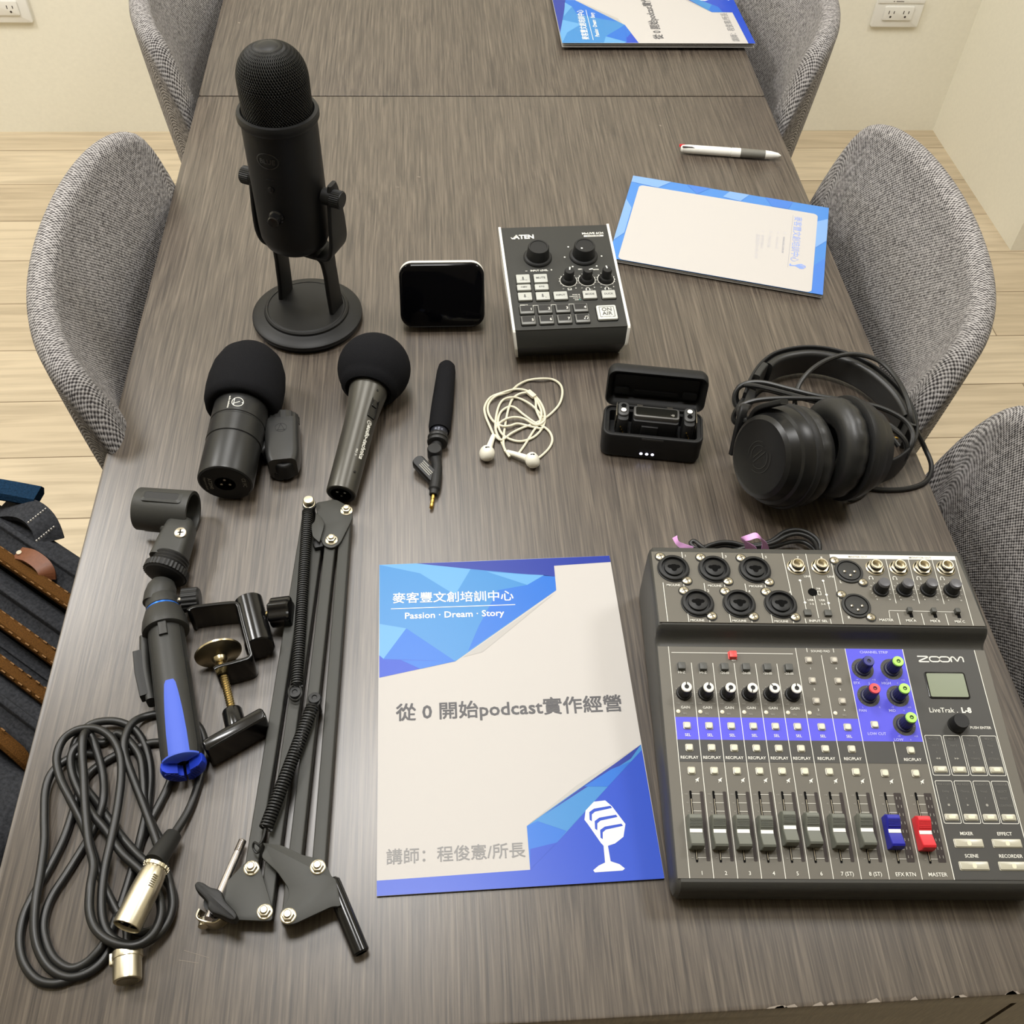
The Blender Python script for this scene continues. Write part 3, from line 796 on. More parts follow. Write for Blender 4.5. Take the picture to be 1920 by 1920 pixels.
c = MB(); c.lathe([(.0046, .0098), (.0046, .0118), (.0042, .0124), (0, .0126)], 24); c.build('cap', M_smoke, l0)
for u, v in RK[1:]: copy_part(l0, MX, RP(u, v))
e = knob(.0068, .0062, .0110, .004, ribs=14); e.build('encoder_knob', M_plas, MX, M=FP(.2282, .1203))
# buttons
def key(w, d, h, r=.0008, lens=None):
    m = MB(); m.rbox(0, 0, .0002, .0010, w + .0010, d + .0010, r, .0003, 0); m.rbox(0, 0, .001, h, w, d, r, .0004, 0)
    if lens: m.flat(rr(lens[0], lens[1], min(lens) * .35, 4), h + .0001, 1)
    return m
k0 = key(.0050, .0050, .0022, .0012, (.0038, .0038)).build('channel_key', [M_keyc, M_keyd], MX, M=FP(CH[0], .1179))
for x in CH[1:]: copy_part(k0, MX, FP(x, .1178))
for x in CH: copy_part(k0, MX, FP(x + .0001, .1005))
for x in CH: copy_part(k0, MX, FP(x + .0001, .0829))
for u, v in ((.1882, .1000), (.1646, .0822), (.1880, .0822), (.1643, .1200)): copy_part(k0, MX, FP(u, v))
p0 = key(.0048, .0048, .0022, .0012, (.0030, .0030)).build('sound_pad_key', [mat('frosted_key', (156, 150, 138), .35), mat('frosted_lens', (196, 190, 174), .4)], MX, M=FP(.1215, .1731))
for u, v in ((.1217, .1557), (.1220, .1387), (.1420, .1733), (.1422, .1556), (.1425, .1388)): copy_part(p0, MX, FP(u, v))
d0 = key(.0058, .0056, .0040, .0006).build('push_switch', M_btn, MX, M=FP(CH[0], .1660))
for x in CH[1:6]: copy_part(d0, MX, FP(x, .1658))
for u, v in ((.1219, .2053), (.1384, .2052)): copy_part(d0, MX, RP(u, v, -.0010))
key(.0060, .0056, .0042, .0007).build('phantom_power_switch', mat('red_key', (226, 66, 62), .4), MX, M=FP(.0606, .1762))
s0 = MB(); s0.rbox(0, 0, 0, .0046, .0038, .0042, .0005, .0004); s0 = s0.build('slide_switch', M_btn, MX, M=RP(.2052, .2085))
for u in (.2248, .2442): copy_part(s0, MX, RP(u, .2083))
f0 = key(.0094, .0042, .0018, .0010, (.0050, .0022)).build('function_key', [M_keyc, M_keyd], MX, M=FP(BX[0], .0855))
for x in BX[1:]: copy_part(f0, MX, FP(x, .0853))
for x in BX: copy_part(f0, MX, FP(x, .0498))
w0 = key(.0206, .0054, .0018, .0008, (.0030, .0036)).build('mode_key', [M_keyc, M_keyd], MX, M=FP(.2158, .0312))
for u, v in ((.2440, .0312), (.2158, .0153), (.2446, .0153)): copy_part(w0, MX, FP(u, v))
led = MB(); led.lathe([(.0016, .0003), (.0016, .0007), (.0011, .0010), (0, .0013)], 14)
L0 = led.build('signal_light', mat('led_lens', (224, 218, 196), .3), MX, M=FP(CH[0] - .0056, .1292))
for x in CH[1:]: copy_part(L0, MX, FP(x - .0056 - (.0018 if x > .12 else 0), .1291))
# display
b = MB(); b.rbox(0, 0, .0003, .0012, .0328, .0228, .0022, .0005)
b.flat(rr(.0300, .0198, .0012, 4), .0013, 1)
b.build('display', [M_gloss, mat('lcd_glass', (112, 120, 92), .3, spec=.4)], MX, M=FP(.2286, .1530))
# faders
def fader(name, m, u, v):
    pr = [(-.0118, .0012), (-.0122, .0070), (-.0112, .0104), (-.0098, .0113), (-.0012, .0076), (.0012, .0076), (.0030, .0092), (.0085, .0112), (.0108, .0106), (.0122, .0070), (.0118, .0012)]
    b = MB(); rings = []
    for x, ins in ((-.0054, .0008), (-.0049, 0), (.0049, 0), (.0054, .0008)):
        rings.append([(x * (1 - .010 * (z / .0011)), y * (1 - ins * 40), z - ins * (z > .005)) for y, z in pr])
    b.rings(rings)
    for j in range(6):
        y = .0030 + .0009 * j; z = .0095 + .00036 * j
        b.box(-.0044, .0044, y, y + .0003, z - .0004, z + .0002)
    o = b.build(name, m, MX, M=FP(u, v, -.0005), ang=25)
    c = MB(); c.box(-.0045, .0045, -.0013, .0013, .0070, .0080); c.build('white_line', M_white, o)
    return o
M_fgrey = noisy(mat('fader_grey', (104, 106, 97), .5), 900, .1)
F0 = fader('fader', M_fgrey, FD[0][0], .0372)
for k, v in enumerate((.0370, .0370, .0366, .0399, .0390, .0382, .0385)): copy_part(F0, MX, FP(FD[k + 1][0], v, -.0005))
fader('fader', mat('fader_blue', (32, 34, 150), .45), .1606, .0379)
fader('fader', mat('fader_red', (216, 44, 52), .45), .1829, .0370)

# cable bundle with a pink ribbon behind the mixer
c1 = crop(1190, 980, 5.189)
anchor = c1(1200, 200, .0)
CB = thing('cable_bundle', 'black lead tied with a pink ribbon behind the large mixer', 'cable', anchor)
b = MB()
def strand(pts, r=.0021, f=c1):
    b.tube(smooth_path([f(*p) for p in pts], 6), r, 10)
strand([(900, 300, .004), (1040, 240, .006), (1300, 190, .010), (1450, 95, .012), (1580, 70, .012), (1700, 105, .012), (1790, 190, .010), (1790, 300, .006), (1700, 360, .004)])
strand([(900, 310, .006), (1050, 250, .010), (1320, 205, .014), (1480, 128, .016), (1600, 110, .016), (1720, 160, .014), (1775, 250, .010), (1780, 330, .006)])
strand([(850, 300, .003), (1040, 260, .004), (1330, 240, .006), (1500, 190, .008), (1620, 185, .008), (1700, 220, .008), (1760, 290, .006), (1740, 380, .003)])
strand([(1060, 225, .008), (950, 195, .010), (850, 190, .010), (740, 215, .010), (660, 250, .010), (590, 245, .012), (545, 200, .012), (580, 180, .013), (640, 225, .014), (700, 270, .012), (800, 300, .008)])
strand([(1060, 245, .005), (940, 228, .006), (850, 222, .006), (740, 245, .006), (680, 235, .006), (640, 270, .005), (600, 300, .004)])
b.build('lead', M_cable, CB, loc=anchor)
M_pink = mat('pink_ribbon', (246, 184, 244), .5, spec=.5)
def ribbon(left, right):
    """flat ribbon between two edges, given a real thickness"""
    L_, R_ = smooth_path([c1(*q) for q in left], 5), smooth_path([c1(*q) for q in right], 5)
    rings = []
    for a, c in zip(L_, R_):
        i = L_.index(a); tn = L_[min(i + 1, len(L_) - 1)] - L_[max(i - 1, 0)]
        n = (c - a).cross(tn).normalized() * .0003
        rings.append([a - n, c - n, c + n, a + n])
    b = MB(); b.rings(rings); b.build('ribbon', M_pink, CB, loc=anchor)
ribbon([(366, 150, .022), (398, 208, .018), (440, 246, .014), (500, 275, .010)], [(412, 124, .023), (428, 178, .020), (492, 208, .016), (590, 242, .013)])
ribbon([(1075, 290, .004), (1068, 205, .020), (1040, 170, .028), (1036, 142, .032), (1100, 118, .036), (1180, 98, .038), (1235, 150, .032), (1290, 205, .020), (1318, 290, .004)],
       [(1190, 290, .004), (1180, 240, .020), (1110, 195, .028), (1080, 178, .031), (1120, 172, .034), (1180, 152, .036), (1215, 160, .032), (1240, 205, .022), (1226, 290, .004)])
#@@PART4
# ------------------------------------------------------------------ the small streaming mixer
AT = thing('streaming_mixer', 'small black podcast mixer with white side rails and an on-air key', 'mixer', (.0755, .822, T), R(2.2))
AW = .127
def az(v): return .042 + v * (.016 / .165)
AA = math.atan(.016 / .165)
def AP(u, v, h=0.): return TR(u, v, az(v) + h) @ Matrix.Rotation(AA, 4, 'X')
ASH = Matrix(((1, 0, 0, 0), (0, 1, -math.sin(AA), 0), (0, math.tan(AA), 1, .042), (0, 0, 0, 1)))
M_mini = noisy(mat('podcast_mixer_black', (46, 46, 43), .45, spec=.4), 1200, .06)
pr = [(.016, .0015), (.0105, .004), (.0000, .0245), (.0002, .0268), (.0062, .0408), (.0078, az(.0078)), (.1660, az(.166)), (.1672, .055), (.1672, .004), (.165, .0015)]
b = MB(); b.rings([[(x + .0062 * max(0, 1 - z / .05) * (1 if x < .06 else -1), v, z) for v, z in pr] for x in (.0025, AW - .0025)]); b.build('body', M_mini, AT, ang=25)
for nm, x0, x1 in (('side_rail', 0, .0027), ('side_rail', AW - .0027, AW)):
    o_ = [(.0175, .0), (.0100, .0028), (.0060, .010), (-.0012, .0238), (-.0012, .0274), (.0050, .0420), (.0072, az(.0072) + .0010), (.1665, az(.1665) + .0010), (.1680, .0555), (.1680, .002), (.1660, 0)]
    b = MB(); b.rings([[(x + .0062 * max(0, 1 - z / .05) * (1 if x0 < .01 else -1), v, z) for v, z in o_] for x in (x0, x1)]); b.build(nm, M_white, AT, ang=25)
b = MB(); b.box(.010, AW - .010, .0155, .0185, 0, .0022); b.build('front_trim', M_white, AT)
for u in (.042, .078):
    b = MB(); b.lathe([(.0065, .1672), (.0065, .172), (.0052, .1735), (.0035, .1735), (.0035, .168)], 20, 0, Matrix.Identity(4))
    b.v = [(x + u, z, y + .045) for x, y, z in b.v]; b.build('rear_jack', M_nickel, AT)
b = MB()
b.prism(rr(AW - .0105, .153, .001, 3, AW / 2, .0835), -.0004, .0003, 0, ASH)
def at(s_, u, v, sz, al='c', mi=1, bold=.012, w=None): b.text(s_, u, v, sz, w, .0006, mi, ASH, al, bold)
def al_(x0, y0, x1, y1, w=.0004, mi=1): b.line(x0, y0, x1, y1, w, .0005, mi, ASH)
at('ATEN', .0155, .1466, .0090, 'l', bold=.04, w=.0182)
b.flat([(.0122, .1497), (.0150, .1480), (.0186, .1530), (.0205, .1530), (.0160, .1462), (.0136, .1466)], .0006, 1, ASH)
at('MicLIVE 6CH', .1062, .1505, .0045, bold=.03, w=.0225); b.flat(rr(.0225, .0024, .0002, 2, .1068, .1478), .0005, 1, ASH); at('AI AUDIO MIXER', .1068, .1471, .0020, mi=0, w=.019)
at('INPUT LEVEL', .0388, .0938, .0034, bold=.03, w=.0185); at('–', .0245, .0938, .004, bold=.03); at('+', .0523, .0938, .004, bold=.03)
for u, v in ((.0756, .1311), (.0695, .1148), (.0765, .0994), (.1033, .0990), (.1111, .1145)): b.flat(circ(.0010, 12, u, v), .0005, 1, ASH)
at('MIC', .0842, .0938, .0026, bold=.03); 
al_(.0945, .0938, .1045, .0938, .0007); al_(.0955, .0938, .0955, .082, .0007); at('MONITOR', .1000, .0925, .0022)
for u, v in ((.0689, .0778), (.0893, .0779), (.1105, .0780)):
    b.ringflat(.0090, .0096, u, v, .0005, 1, ASH, 40, -230, 50)
    for a in range(13):
        an = R(-140 + 23.3 * a); al_(u + .0096 * math.sin(an), v + .0096 * math.cos(an), u + .0108 * math.sin(an), v + .0108 * math.cos(an))
    at('–', u - .0070, v - .0130, .0030, bold=.03); at('+', u + .0068, v - .0130, .0030, bold=.03)
b.flat(rr(.0042, .0032, .0003, 2, .0687, .0648), .0005, 1, ASH); b.flat(rr(.0030, .0020, .0003, 2, .0687, .0650), .0006, 0, ASH)
for u in (.0886, .1095):
    b.ringflat(.0017, .0023, u, .0640, .0005, 1, ASH, 16, 0, 180)
    for dx in (-.0020, .0020): b.flat(rr(.0012, .0024, .0004, 3, u + dx, .0632), .0005, 1, ASH)
    at('1' if u < .1 else '2', u + .0042, .0622, .0024)
at('GUITAR', .0560, .0585, .0022, w=.0105)
for k, s_ in enumerate(('MUSIC', 'KARAOKE', 'VOICE', 'BGM')):
    at(s_, .0762, .0553 - .0026 * k, .0020, 'r', w=.0070); b.flat(rr(.0016, .0009, .0002, 2, .0778, .0560 - .0026 * k), .0006, 1 if k != 3 else 3, ASH)
at('EFFECT', .0165, .0420, .0026, bold=.03, w=.0090)
al_(.0220, .0423, .0835, .0423, .0005)
for u in (.0265, .0458, .0650, .0835): al_(u, .0423, u, .0400, .0005)
b.build('top_panel', [M_mini, M_paint, M_void, mat('teal_light', (80, 170, 150), .5)], AT, smooth=False)
def dial(name, r, h, u, v, mark=None):
    m = MB(); m.lathe([(r * 1.28, .0004), (r * 1.28, .0018), (r * 1.20, .0030), (r * 1.02, .0034), (r, .0046), (r * .94, h - .0010), (r * .88, h), (r * .76, h), (r * .73, h - .0006), (0, h - .0006)], 40)
    if mark: m.flat(circ(.0011, 12, *mark), h - .0004, 1)
    return m.build(name, [M_plas, M_paint], AT, M=AP(u, v))
dial('level_dial', .0124, .0165, .0393, .1155); dial('level_dial', .0124, .0165, .0907, .1155, (-.0040, -.0045))
def pot(u, v, a):
    m = MB(); m.lathe([(.0083, .0004), (.0083, .0022), (.0070, .0040), (.0058, .0050), (.0055, .0075), (.0052, .0145), (.0046, .0152), (0, .0152)], 28)
    m.flat(rr(.0014, .0040, .0005, 3, 0, .0030), .0153, 1); m.box(-.0007, .0007, .0045, .0054, .0110, .0152, 1)
    return m.build('volume_knob', [M_plas, M_paint], AT, M=AP(u, v) @ Matrix.Rotation(R(a), 4, 'Z'))
p0 = pot(.0689, .0778, -12); copy_part(p0, AT, AP(.0893, .0779) @ Matrix.Rotation(R(-75), 4, 'Z')); copy_part(p0, AT, AP(.1105, .0780) @ Matrix.Rotation(R(8), 4, 'Z'))
M_akey = mat('pale_grey_key', (176, 177, 170), .45); M_ink = mat('grey_ink', (86, 86, 84), .6)
def akey(name, w, d, u, v, txt=None, tw=.008, icon=False, sub=None):
    m = MB(); m.rbox(0, 0, .0002, .0008, w + .0012, d + .0012, .0012, .0003, 2); m.rbox(0, 0, .0006, .0032, w, d, .0010, .0006, 0)
    if txt: m.text(txt, 0, -.0010, None, tw, .0034, 1, bold=.02, height=None)
    if icon:
        m.flat(rr(.0015, .0034, .0007, 4, -.0002, .0008), .0034, 1); m.line(-.0002, -.0012, -.0002, -.0026, .0006, .0034, 1)
        m.line(-.0016, -.0012, .0012, -.0012, .0005, .0034, 1)
    if sub: m.text(sub, .0030 if len(sub) == 1 else 0, -.0034, .0022 if len(sub) == 1 else None, None if len(sub) == 1 else .0085, .0034, 1)
    return m.build(name, [M_akey, M_ink, M_void], AT, M=AP(u, v))
akey('mode_key', .0148, .0128, .0194, .0808, icon=True, sub='TALKOVER'); akey('mode_key', .0148, .0128, .0386, .0806, 'MUTE', .0100)
akey('mode_key', .0148, .0086, .0189, .0675, '+48V', .0072); akey('mode_key', .0148, .0086, .0382, .0673, 'RTG', .0056)
akey('mode_key', .0148, .0116, .0187, .0540, icon=True, sub='1'); akey('mode_key', .0148, .0116, .0379, .0537, icon=True, sub='2')
akey('mode_key', .0148, .0116, .0572, .0534, 'INPUT', .0100); akey('mode_key', .0148, .0116, .0889, .0533, 'MODE', .0098); akey('mode_key', .0148, .0116, .1096, .0528, 'DUCK', .0098)
for k in range(8):
    u = .0186 + .0193 * (k % 4); v = .0346 if k < 4 else .0190
    m = MB(); m.rbox(0, 0, .0002, .0008, .0162, .0134, .0014, .0003, 2); m.rbox(0, 0, .0006, .0030, .0150, .0122, .0012, .0006, 0)
    m.flat(rr(.0128, .0082, .0006, 3, 0, .0012), .00315, 3)
    if k < 7: m.text(str(k + 1), .0046, -.0018, .0048, None, .0033, 1, bold=.02)
    else:
        for dx in (.0020, .0050): m.flat(circ(.0008, 10, dx, -.0014), .0033, 1); m.line(dx + .0007, -.0014, dx + .0007, .0016, .0004, .0033, 1)
        m.line(.0027, .0016, .0057, .0020, .0006, .0033, 1)
    m.build('effect_pad', [mat('pad_frame', (112, 112, 108), .4), M_paint, M_void, mat('pad_dark', (36, 36, 36), .35)], AT, M=AP(u, v))
m = MB(); m.rbox(0, 0, .0002, .0010, .0225, .0220, .0020, .0003, 2); m.rbox(0, 0, .0006, .0034, .0212, .0206, .0018, .0008, 0)
for a in (((-.0078, -.0070), (-.0078, .0076)), ((-.0078, .0076), (.0078, .0076)), ((.0078, .0076), (.0078, -.0070)), ((-.0078, -.0070), (-.0048, -.0070)), ((.0078, -.0070), (.0048, -.0070))): m.line(*a[0], *a[1], .0006, .0036, 1)
m.text('ON', 0, .0014, .0070, None, .0036, 1, bold=.02); m.text('AIR', 0, -.0044, .0070, None, .0036, 1, bold=.02); m.text('PREVIEW', 0, -.0076, None, .0080, .0036, 1)
m.build('on_air_key', [mat('on_air_key', (202, 203, 194), .45), M_ink, M_void], AT, M=AP(.1036, .0258))

# ------------------------------------------------------------------ small black-screen device, leaning back
DV = thing('pocket_screen', 'small black glossy screen in a white rounded shell, left of the small mixer', 'screen', (.0035, .884, T))
tilt = R(64)
DM = TR(0, 0, .0045) @ Matrix.Rotation(tilt, 4, 'X')
DW, DH = .092, .070
def slab(z0, z1, g0, g1, r=.014):
    m = MB(); rings = []
    for z, i in ((z0, g0), (z0 + (z1 - z0) * .25, g0 * .35), (z0 + (z1 - z0) * .6, 0), (z0 + (z1 - z0) * .85, g1 * .3), (z1, g1)):
        rings.append([(x, y, z) for x, y in rr(DW - 2 * i, DH - 2 * i, r - i * .5, 7, 0, DH / 2)])
    m.rings(rings, 0, DM); return m
slab(.0002, .009, .0008, .0035).build('screen', mat('screen_glass', (5, 5, 7), .08, spec=.16), DV, ang=60)
slab(-.019, .0002, .006, .0004).build('shell', M_white, DV, ang=60)
b = MB(); b.prism([(.006, .0), (.050, .0), (.050, .003), (.034, .050), (.026, .045)], -.028, .028)
b.v = [(z, x + .012, y) for x, y, z in b.v]; b.build('stand', M_white, DV)

# ------------------------------------------------------------------ charging case with the wireless microphones
CS = thing('charging_case', 'open black charging case holding wireless microphones, three white lights in front', 'case', (.1555, .6885, T), R(-9.4))
cw, cd, chh = .0985, .0425, .0310
Mcs = noisy(mat('case_black', (22, 22, 22), .55, spec=.3), 900, .12)
b = MB(); rc = .009
def rg(i, z, r=None): return [(x, y, z) for x, y in rr(cw - 2 * i, cd - 2 * i, max((r or rc) - i, .002), 6, cw / 2, cd / 2)]
b.rings([rg(.003, 0), rg(.0008, .0016), rg(0, .005), rg(0, chh - .0018), rg(.0004, chh - .0005), rg(.0010, chh), rg(.0022, chh), rg(.0024, chh - .0016), rg(.0060, chh - .0020), rg(.0070, .016)], 0)
b.build('base', Mcs, CS, ang=45)
b = MB(); b.rbox(cw / 2, .0012, .0 + chh - .0035, chh - .0012, .022, .0026, .0008, .0004); b.build('thumb_notch', M_plas2, CS)
for k, x in enumerate((.0405, .0462, .0518)):
    b = MB(); b.lathe([(.0015, 0), (.0015, .0004), (0, .0006)], 14, 0, frame((x, .0001, .0085), (0, -1, 0)))
    b.build('battery_light', mat('white_light', (230, 228, 255), .4, emit=(225, 225, 255), es=3), CS)
th = R(-98)
LM = TR(0, cd - .001, chh + .0005) @ Matrix.Rotation(th, 4, 'X') @ TR(0, -(cd - .001), 0)
b = MB(); lh = .0165
b.rings([rg(.0070, .010), rg(.0050, .0035), rg(.0024, .0010), rg(.0010, 0), rg(0, .0010), rg(0, lh - .006), rg(.0012, lh - .0022), rg(.0036, lh - .0006), rg(.008, lh)], 0, LM)
b.build('lid', Mcs, CS, ang=45)
b = MB(); b.rbox(cw / 2, cd / 2, .0075, .0102, cw - .016, cd - .018, .003, .0006, 0, LM)
for x in (.0155, cw - .0155): b.rbox(x, cd * .62, .0040, .0092, .014, .007, .002, .001, 0, LM)
b.rbox(cw / 2, cd * .64, .0050, .0092, .044, .004, .0018, .001, 0, LM)
b.build('lid_lining', mat('lining_black', (17, 17, 17), .6, spec=.3), CS, ang=45)
b = MB(); b.tube([(.012, cd - .0005, chh), (cw - .012, cd - .0005, chh)], .0022, 10); b.build('hinge', M_plas, CS)
b = MB(); b.rbox(.0455, .0128, .016, .0345, .0165, .0030, .0008, .0005); b.build('latch', M_plas, CS)
# what lies in it
CM = Matrix.Translation((.1555, .6885, T)) @ Matrix.Rotation(R(-9.4), 4, 'Z')
def unit(name, label, cat, x, y, w, d, z0, z1, group=None): return thing(name, label, cat, group=group, M=CM @ TR(x, y, z0))
for k, (x, label, flip) in enumerate(((.0185, 'wireless microphone at the left end of the open charging case', 1), (.0832, 'wireless microphone at the right end of the open charging case', -1))):
    t = thing('wireless_microphone', label, 'microphone', M=CM @ TR(x, .0225, .0155), group='wireless microphones in the charging case')
    b = MB(); b.rbox(0, 0, 0, .0265, .0110, .0235, .0040, .0012); b.build('body', M_plas, t)
    b = MB(); b.rbox(0, .0020, .0258, .0290, .0108, .0185, .0045, .0012); b.build('top_face', mat('grey_cap', (58, 58, 57), .45), t)
    b = MB(); b.lathe([(.0032, .0288), (.0031, .0293), (.0026, .0294)], 20, 1, TR(0, .0022 - .0030 * flip, 0), True, True); b.lathe([(.0027, .0294), (.0026, .0300), (0, .0302)], 20, 0, TR(0, .0022 - .0030 * flip, 0)); b.build('record_button', [M_white, M_void], t)
    b = MB(); b.lathe([(.0026, .0289), (.0024, .0296), (.0018, .0296), (.0016, .0291), (0, .0291)], 18, 0, TR(0, .0022 + .0034 * flip, 0)); b.build('sound_hole', M_void, t)
    b = MB(); b.box(-flip * .0066 - .0004, -flip * .0066 + .0004, -.008, .010, .008, .0285); b.build('clip', M_steel, t)
    for q in range(3):
        b = MB(); b.cyl(.0007, 0, .0008, 8, 0, frame((flip * 0.0 - .0015 + .0015 * q, -.0117, .017 - .0035 * q), (0, -1, 0))); b.build('contact_pin', M_gold, t)
t = thing('receiver', 'black receiver with a small screen in the middle of the open charging case', 'receiver', M=CM @ TR(.0508, .0225, .0155))
b = MB(); b.rbox(0, -.001, 0, .0240, .0450, .0160, .003, .001); b.build('body', M_plas, t)
b = MB(); b.rbox(0, .0010, .0236, .0285, .0450, .0148, .0032, .0012); b.build('frame', mat('receiver_frame', (88, 87, 84), .4, metal=.4), t)
b = MB(); b.flat(rr(.0405, .0108, .0020, 5, 0, .0010), .0287, 0); b.text('·dji', .0155, -.0024, .0034, None, .0288, 1, bold=.02); b.build('screen', [mat('receiver_screen', (26, 26, 23), .15), M_dim], t, smooth=False)
for x in (-.0165, .0130):
    b = MB(); b.box(x - .0028, x + .0028, .0085, .0097, .0255, .0283); b.build('contact', M_steel, t)

# ------------------------------------------------------------------ headphones
c2_ = crop(1080, 640, 2.743)
M_leath = noisy(mat('black_leatherette', (28, 28, 27), .42, spec=.5), 700, .12, .0004)
hpo = Vector((.36, .70, T))
HP = thing('headphones', 'black closed headphones with their lead wound round the band, lying behind the large mixer', 'headphones', hpo)
def cup(cx, nrm, up, first):
    M = frame(cx, nrm, up) @ Matrix.Scale(1.16, 4)
    b = MB(); rings = []                                           # puffy wrinkled pad, local z outward
    for i in range(72):
        a = 2 * math.pi * i / 72; wr = (.0009 if i % 4 == 0 else 0.) * (1 if True else 0)
        ring = []
        for k in range(14):
            q = 2 * math.pi * k / 14
            rr_ = .0290 + (.0125 - (wr if -.2 < math.sin(q) and math.cos(q) > -.3 else 0)) * math.cos(q)
            z = .0000 + .0115 * math.sin(q)
            ring.append((rr_ * math.cos(a), rr_ * math.sin(a), z))
        rings.append(ring)
    b.rings(rings, 0, M, True, True, True, True); b.build('ear_pad', M_leath, HP, loc=hpo, ang=80)
    b = MB(); b.lathe([(.020, -.002), (0, -.001)], 28, 0, M, False, True); b.lathe([(.0180, .004), (.0300, .0045)], 40, 0, M, True, False); b.build('baffle', M_void, HP, loc=hpo)
    b = MB(); b.lathe([(.0405, .0085), (.0428, .0095), (.0432, .0125), (.0422, .0150), (.0408, .0158)], 56, 1, M, True, False)
    b.lathe([(.0412, .0150), (.0405, .0210), (.0385, .0250), (.0360, .0262), (.0350, .0300), (.0335, .0345), (.0300, .0368), (.0285, .0360), (0, .0362)], 56, 0, M, False, True)
    if first:
        for r0, r1, a0, a1 in ((.0090, .0096, 100, 260), (.0125, .0130, 110, 250), (.0090, .0096, -60, 60), (.0125, .0130, -50, 50)): b.ringflat(r0, r1, 0, 0, .0366, 2, M, 20, a0, a1)
        b.line(0, -.008, 0, .008, .0008, .0366, 2, M); b.line(.003, -.006, .003, .006, .0006, .0366, 2, M)
    b.build('ear_cup', [mat('cup_black', (20, 20, 20), .34, spec=.4), M_plas, M_plas2], HP, loc=hpo, ang=30)
    return M
n1 = Vector((-.88, -.28, .30)).normalized(); n2 = Vector((.95, .14, -.22)).normalized()
e1 = Vector((.291, .626, T + .061)); k1 = e1 - n1 * .042
MA = cup(k1, n1, (0, 1, .2), True)
k2 = Vector((.364, .640, T + .056)); MB2 = cup(k2, n2, (0, 1, .2), False)
bp = [(868, 300, .030), (905, 205, .026), (960, 130, .023), (1040, 80, .021), (1180, 58, .020), (1330, 78, .020), (1480, 140, .020), (1610, 245, .020), (1690, 360, .020), (1712, 460, .020), (1690, 540, .020), (1625, 600, .020), (1560, 630, .022)]
band = smooth_path([c2_(x, y + 34, z) for x, y, z in bp], 6)
def strip(i0, i1, off, th, hgt, name, m, rnd=.002):
    pts = band[i0:i1]; b = MB(); up = []
    q = []
    for i, p in enumerate(pts):
        tn = (pts[min(i + 1, len(pts) - 1)] - pts[max(i - 1, 0)]).normalized(); sd = Vector((0, 0, 1)).cross(tn).normalized()
        q.append(p - sd * off)
    pr = [(x, y) for x, y in rr(th, hgt, rnd, 3)]
    b.sweep(q, pr, (0, 0, 1)); return b.build(name, m, HP, loc=hpo, ang=50)
strip(0, len(band), -.0035, .0032, .033, 'headband', M_plas)
strip(12, len(band) - 22, .0035, .0100, .030, 'band_pad', M_leath, .0045)
strip(6, 12, .0010, .0070, .034, 'band_end', M_plas2); strip(len(band) - 24, len(band) - 18, .0010, .0070, .034, 'band_end', M_plas2)
def arm(pts, w=.0120, th=.0045, up=(0, 0, 1)):
    b = MB(); b.sweep(smooth_path(pts, 6), rr(th, w, .0015, 3), up); return b.build('yoke', M_plas, HP, loc=hpo, ang=50)
up1 = MA.to_3x3() @ Vector((1, 0, 0)); sd1 = MA.to_3x3() @ Vector((0, 1, 0))
arm([band[2] + Vector((0, 0, .004)), c2_(850, 345, .046), c2_(862, 400, .052), c2_(905, 398, .058), k1 + n1 * .032 + (up1 * .9 + sd1 * -.3) * .042, k1 + n1 * .032 + (up1 * .6 + sd1 * -.8) * .047], .010, .0050, tuple(n1))
arm([c2_(905, 260, .040), c2_(880, 330, .050), k1 + n1 * .028 + (up1 * .95 + sd1 * .2) * .051, k1 + n1 * .024 + (up1 * .5 + sd1 * .8) * .052], .009, .0050, tuple(n1))
up2 = MB2.to_3x3() @ Vector((1, 0, 0)); sd2 = MB2.to_3x3() @ Vector((0, 1, 0))
arm([band[-1], k2 + n2 * .047 + Vector((.006, 0, .012)), k2 + n2 * .042 + up2 * .028, k2 + n2 * .032 + up2 * .048], .010, .0050, tuple(n2))
b = MB()
def hl(pts, r=.0025): b.tube(smooth_path([c2_(*p) for p in pts], 7), r, 9)
hl([(1180, 420, .030), (1128, 340, .040), (1140, 240, .046), (1200, 155, .050), (1300, 92, .048), (1420, 66, .046), (1550, 96, .046), (1640, 180, .046), (1700, 290, .046), (1735, 420, .036), (1790, 540, .010), (1828, 640, .003), (1800, 720, .002), (1700, 758, .002), (1560, 762, .002), (1460, 738, .003), (1400, 690, .006)])
hl([(890, 430, .030), (822, 420, .034), (812, 380, .040), (850, 330, .050), (950, 300, .056), (1120, 293, .060), (1300, 303, .060), (1450, 345, .056), (1560, 400, .050), (1650, 460, .044), (1700, 530, .036), (1690, 600, .022), (1620, 650, .006), (1540, 660, .003)])
hl([(860, 380, .024), (818, 320, .030), (822, 260, .038), (870, 218, .046), (960, 212, .050), (1090, 243, .052), (1240, 280, .054), (1400, 305, .054), (1560, 340, .050), (1680, 400, .046), (1730, 470, .042), (1722, 540, .036), (1680, 600, .024)])
hl([(880, 360, .020), (826, 300, .028), (838, 235, .040), (900, 226, .048), (1000, 246, .051), (1150, 285, .053), (1320, 325, .054), (1480, 375, .050), (1610, 440, .046), (1690, 510, .040), (1700, 580, .030)])
hl([(900, 300, .034), (960, 250, .044), (1060, 270, .048), (1230, 310, .050), (1380, 350, .050), (1500, 395, .048), (1600, 470, .042), (1660, 540, .036)])
hl([(1400, 370, .050), (1480, 410, .046), (1535, 470, .038), (1552, 560, .026), (1540, 660, .012), (1490, 770, .004), (1425, 812, .003), (1385, 800, .006), (1370, 770, .012)])
b.build('lead', M_cable, HP, loc=hpo)
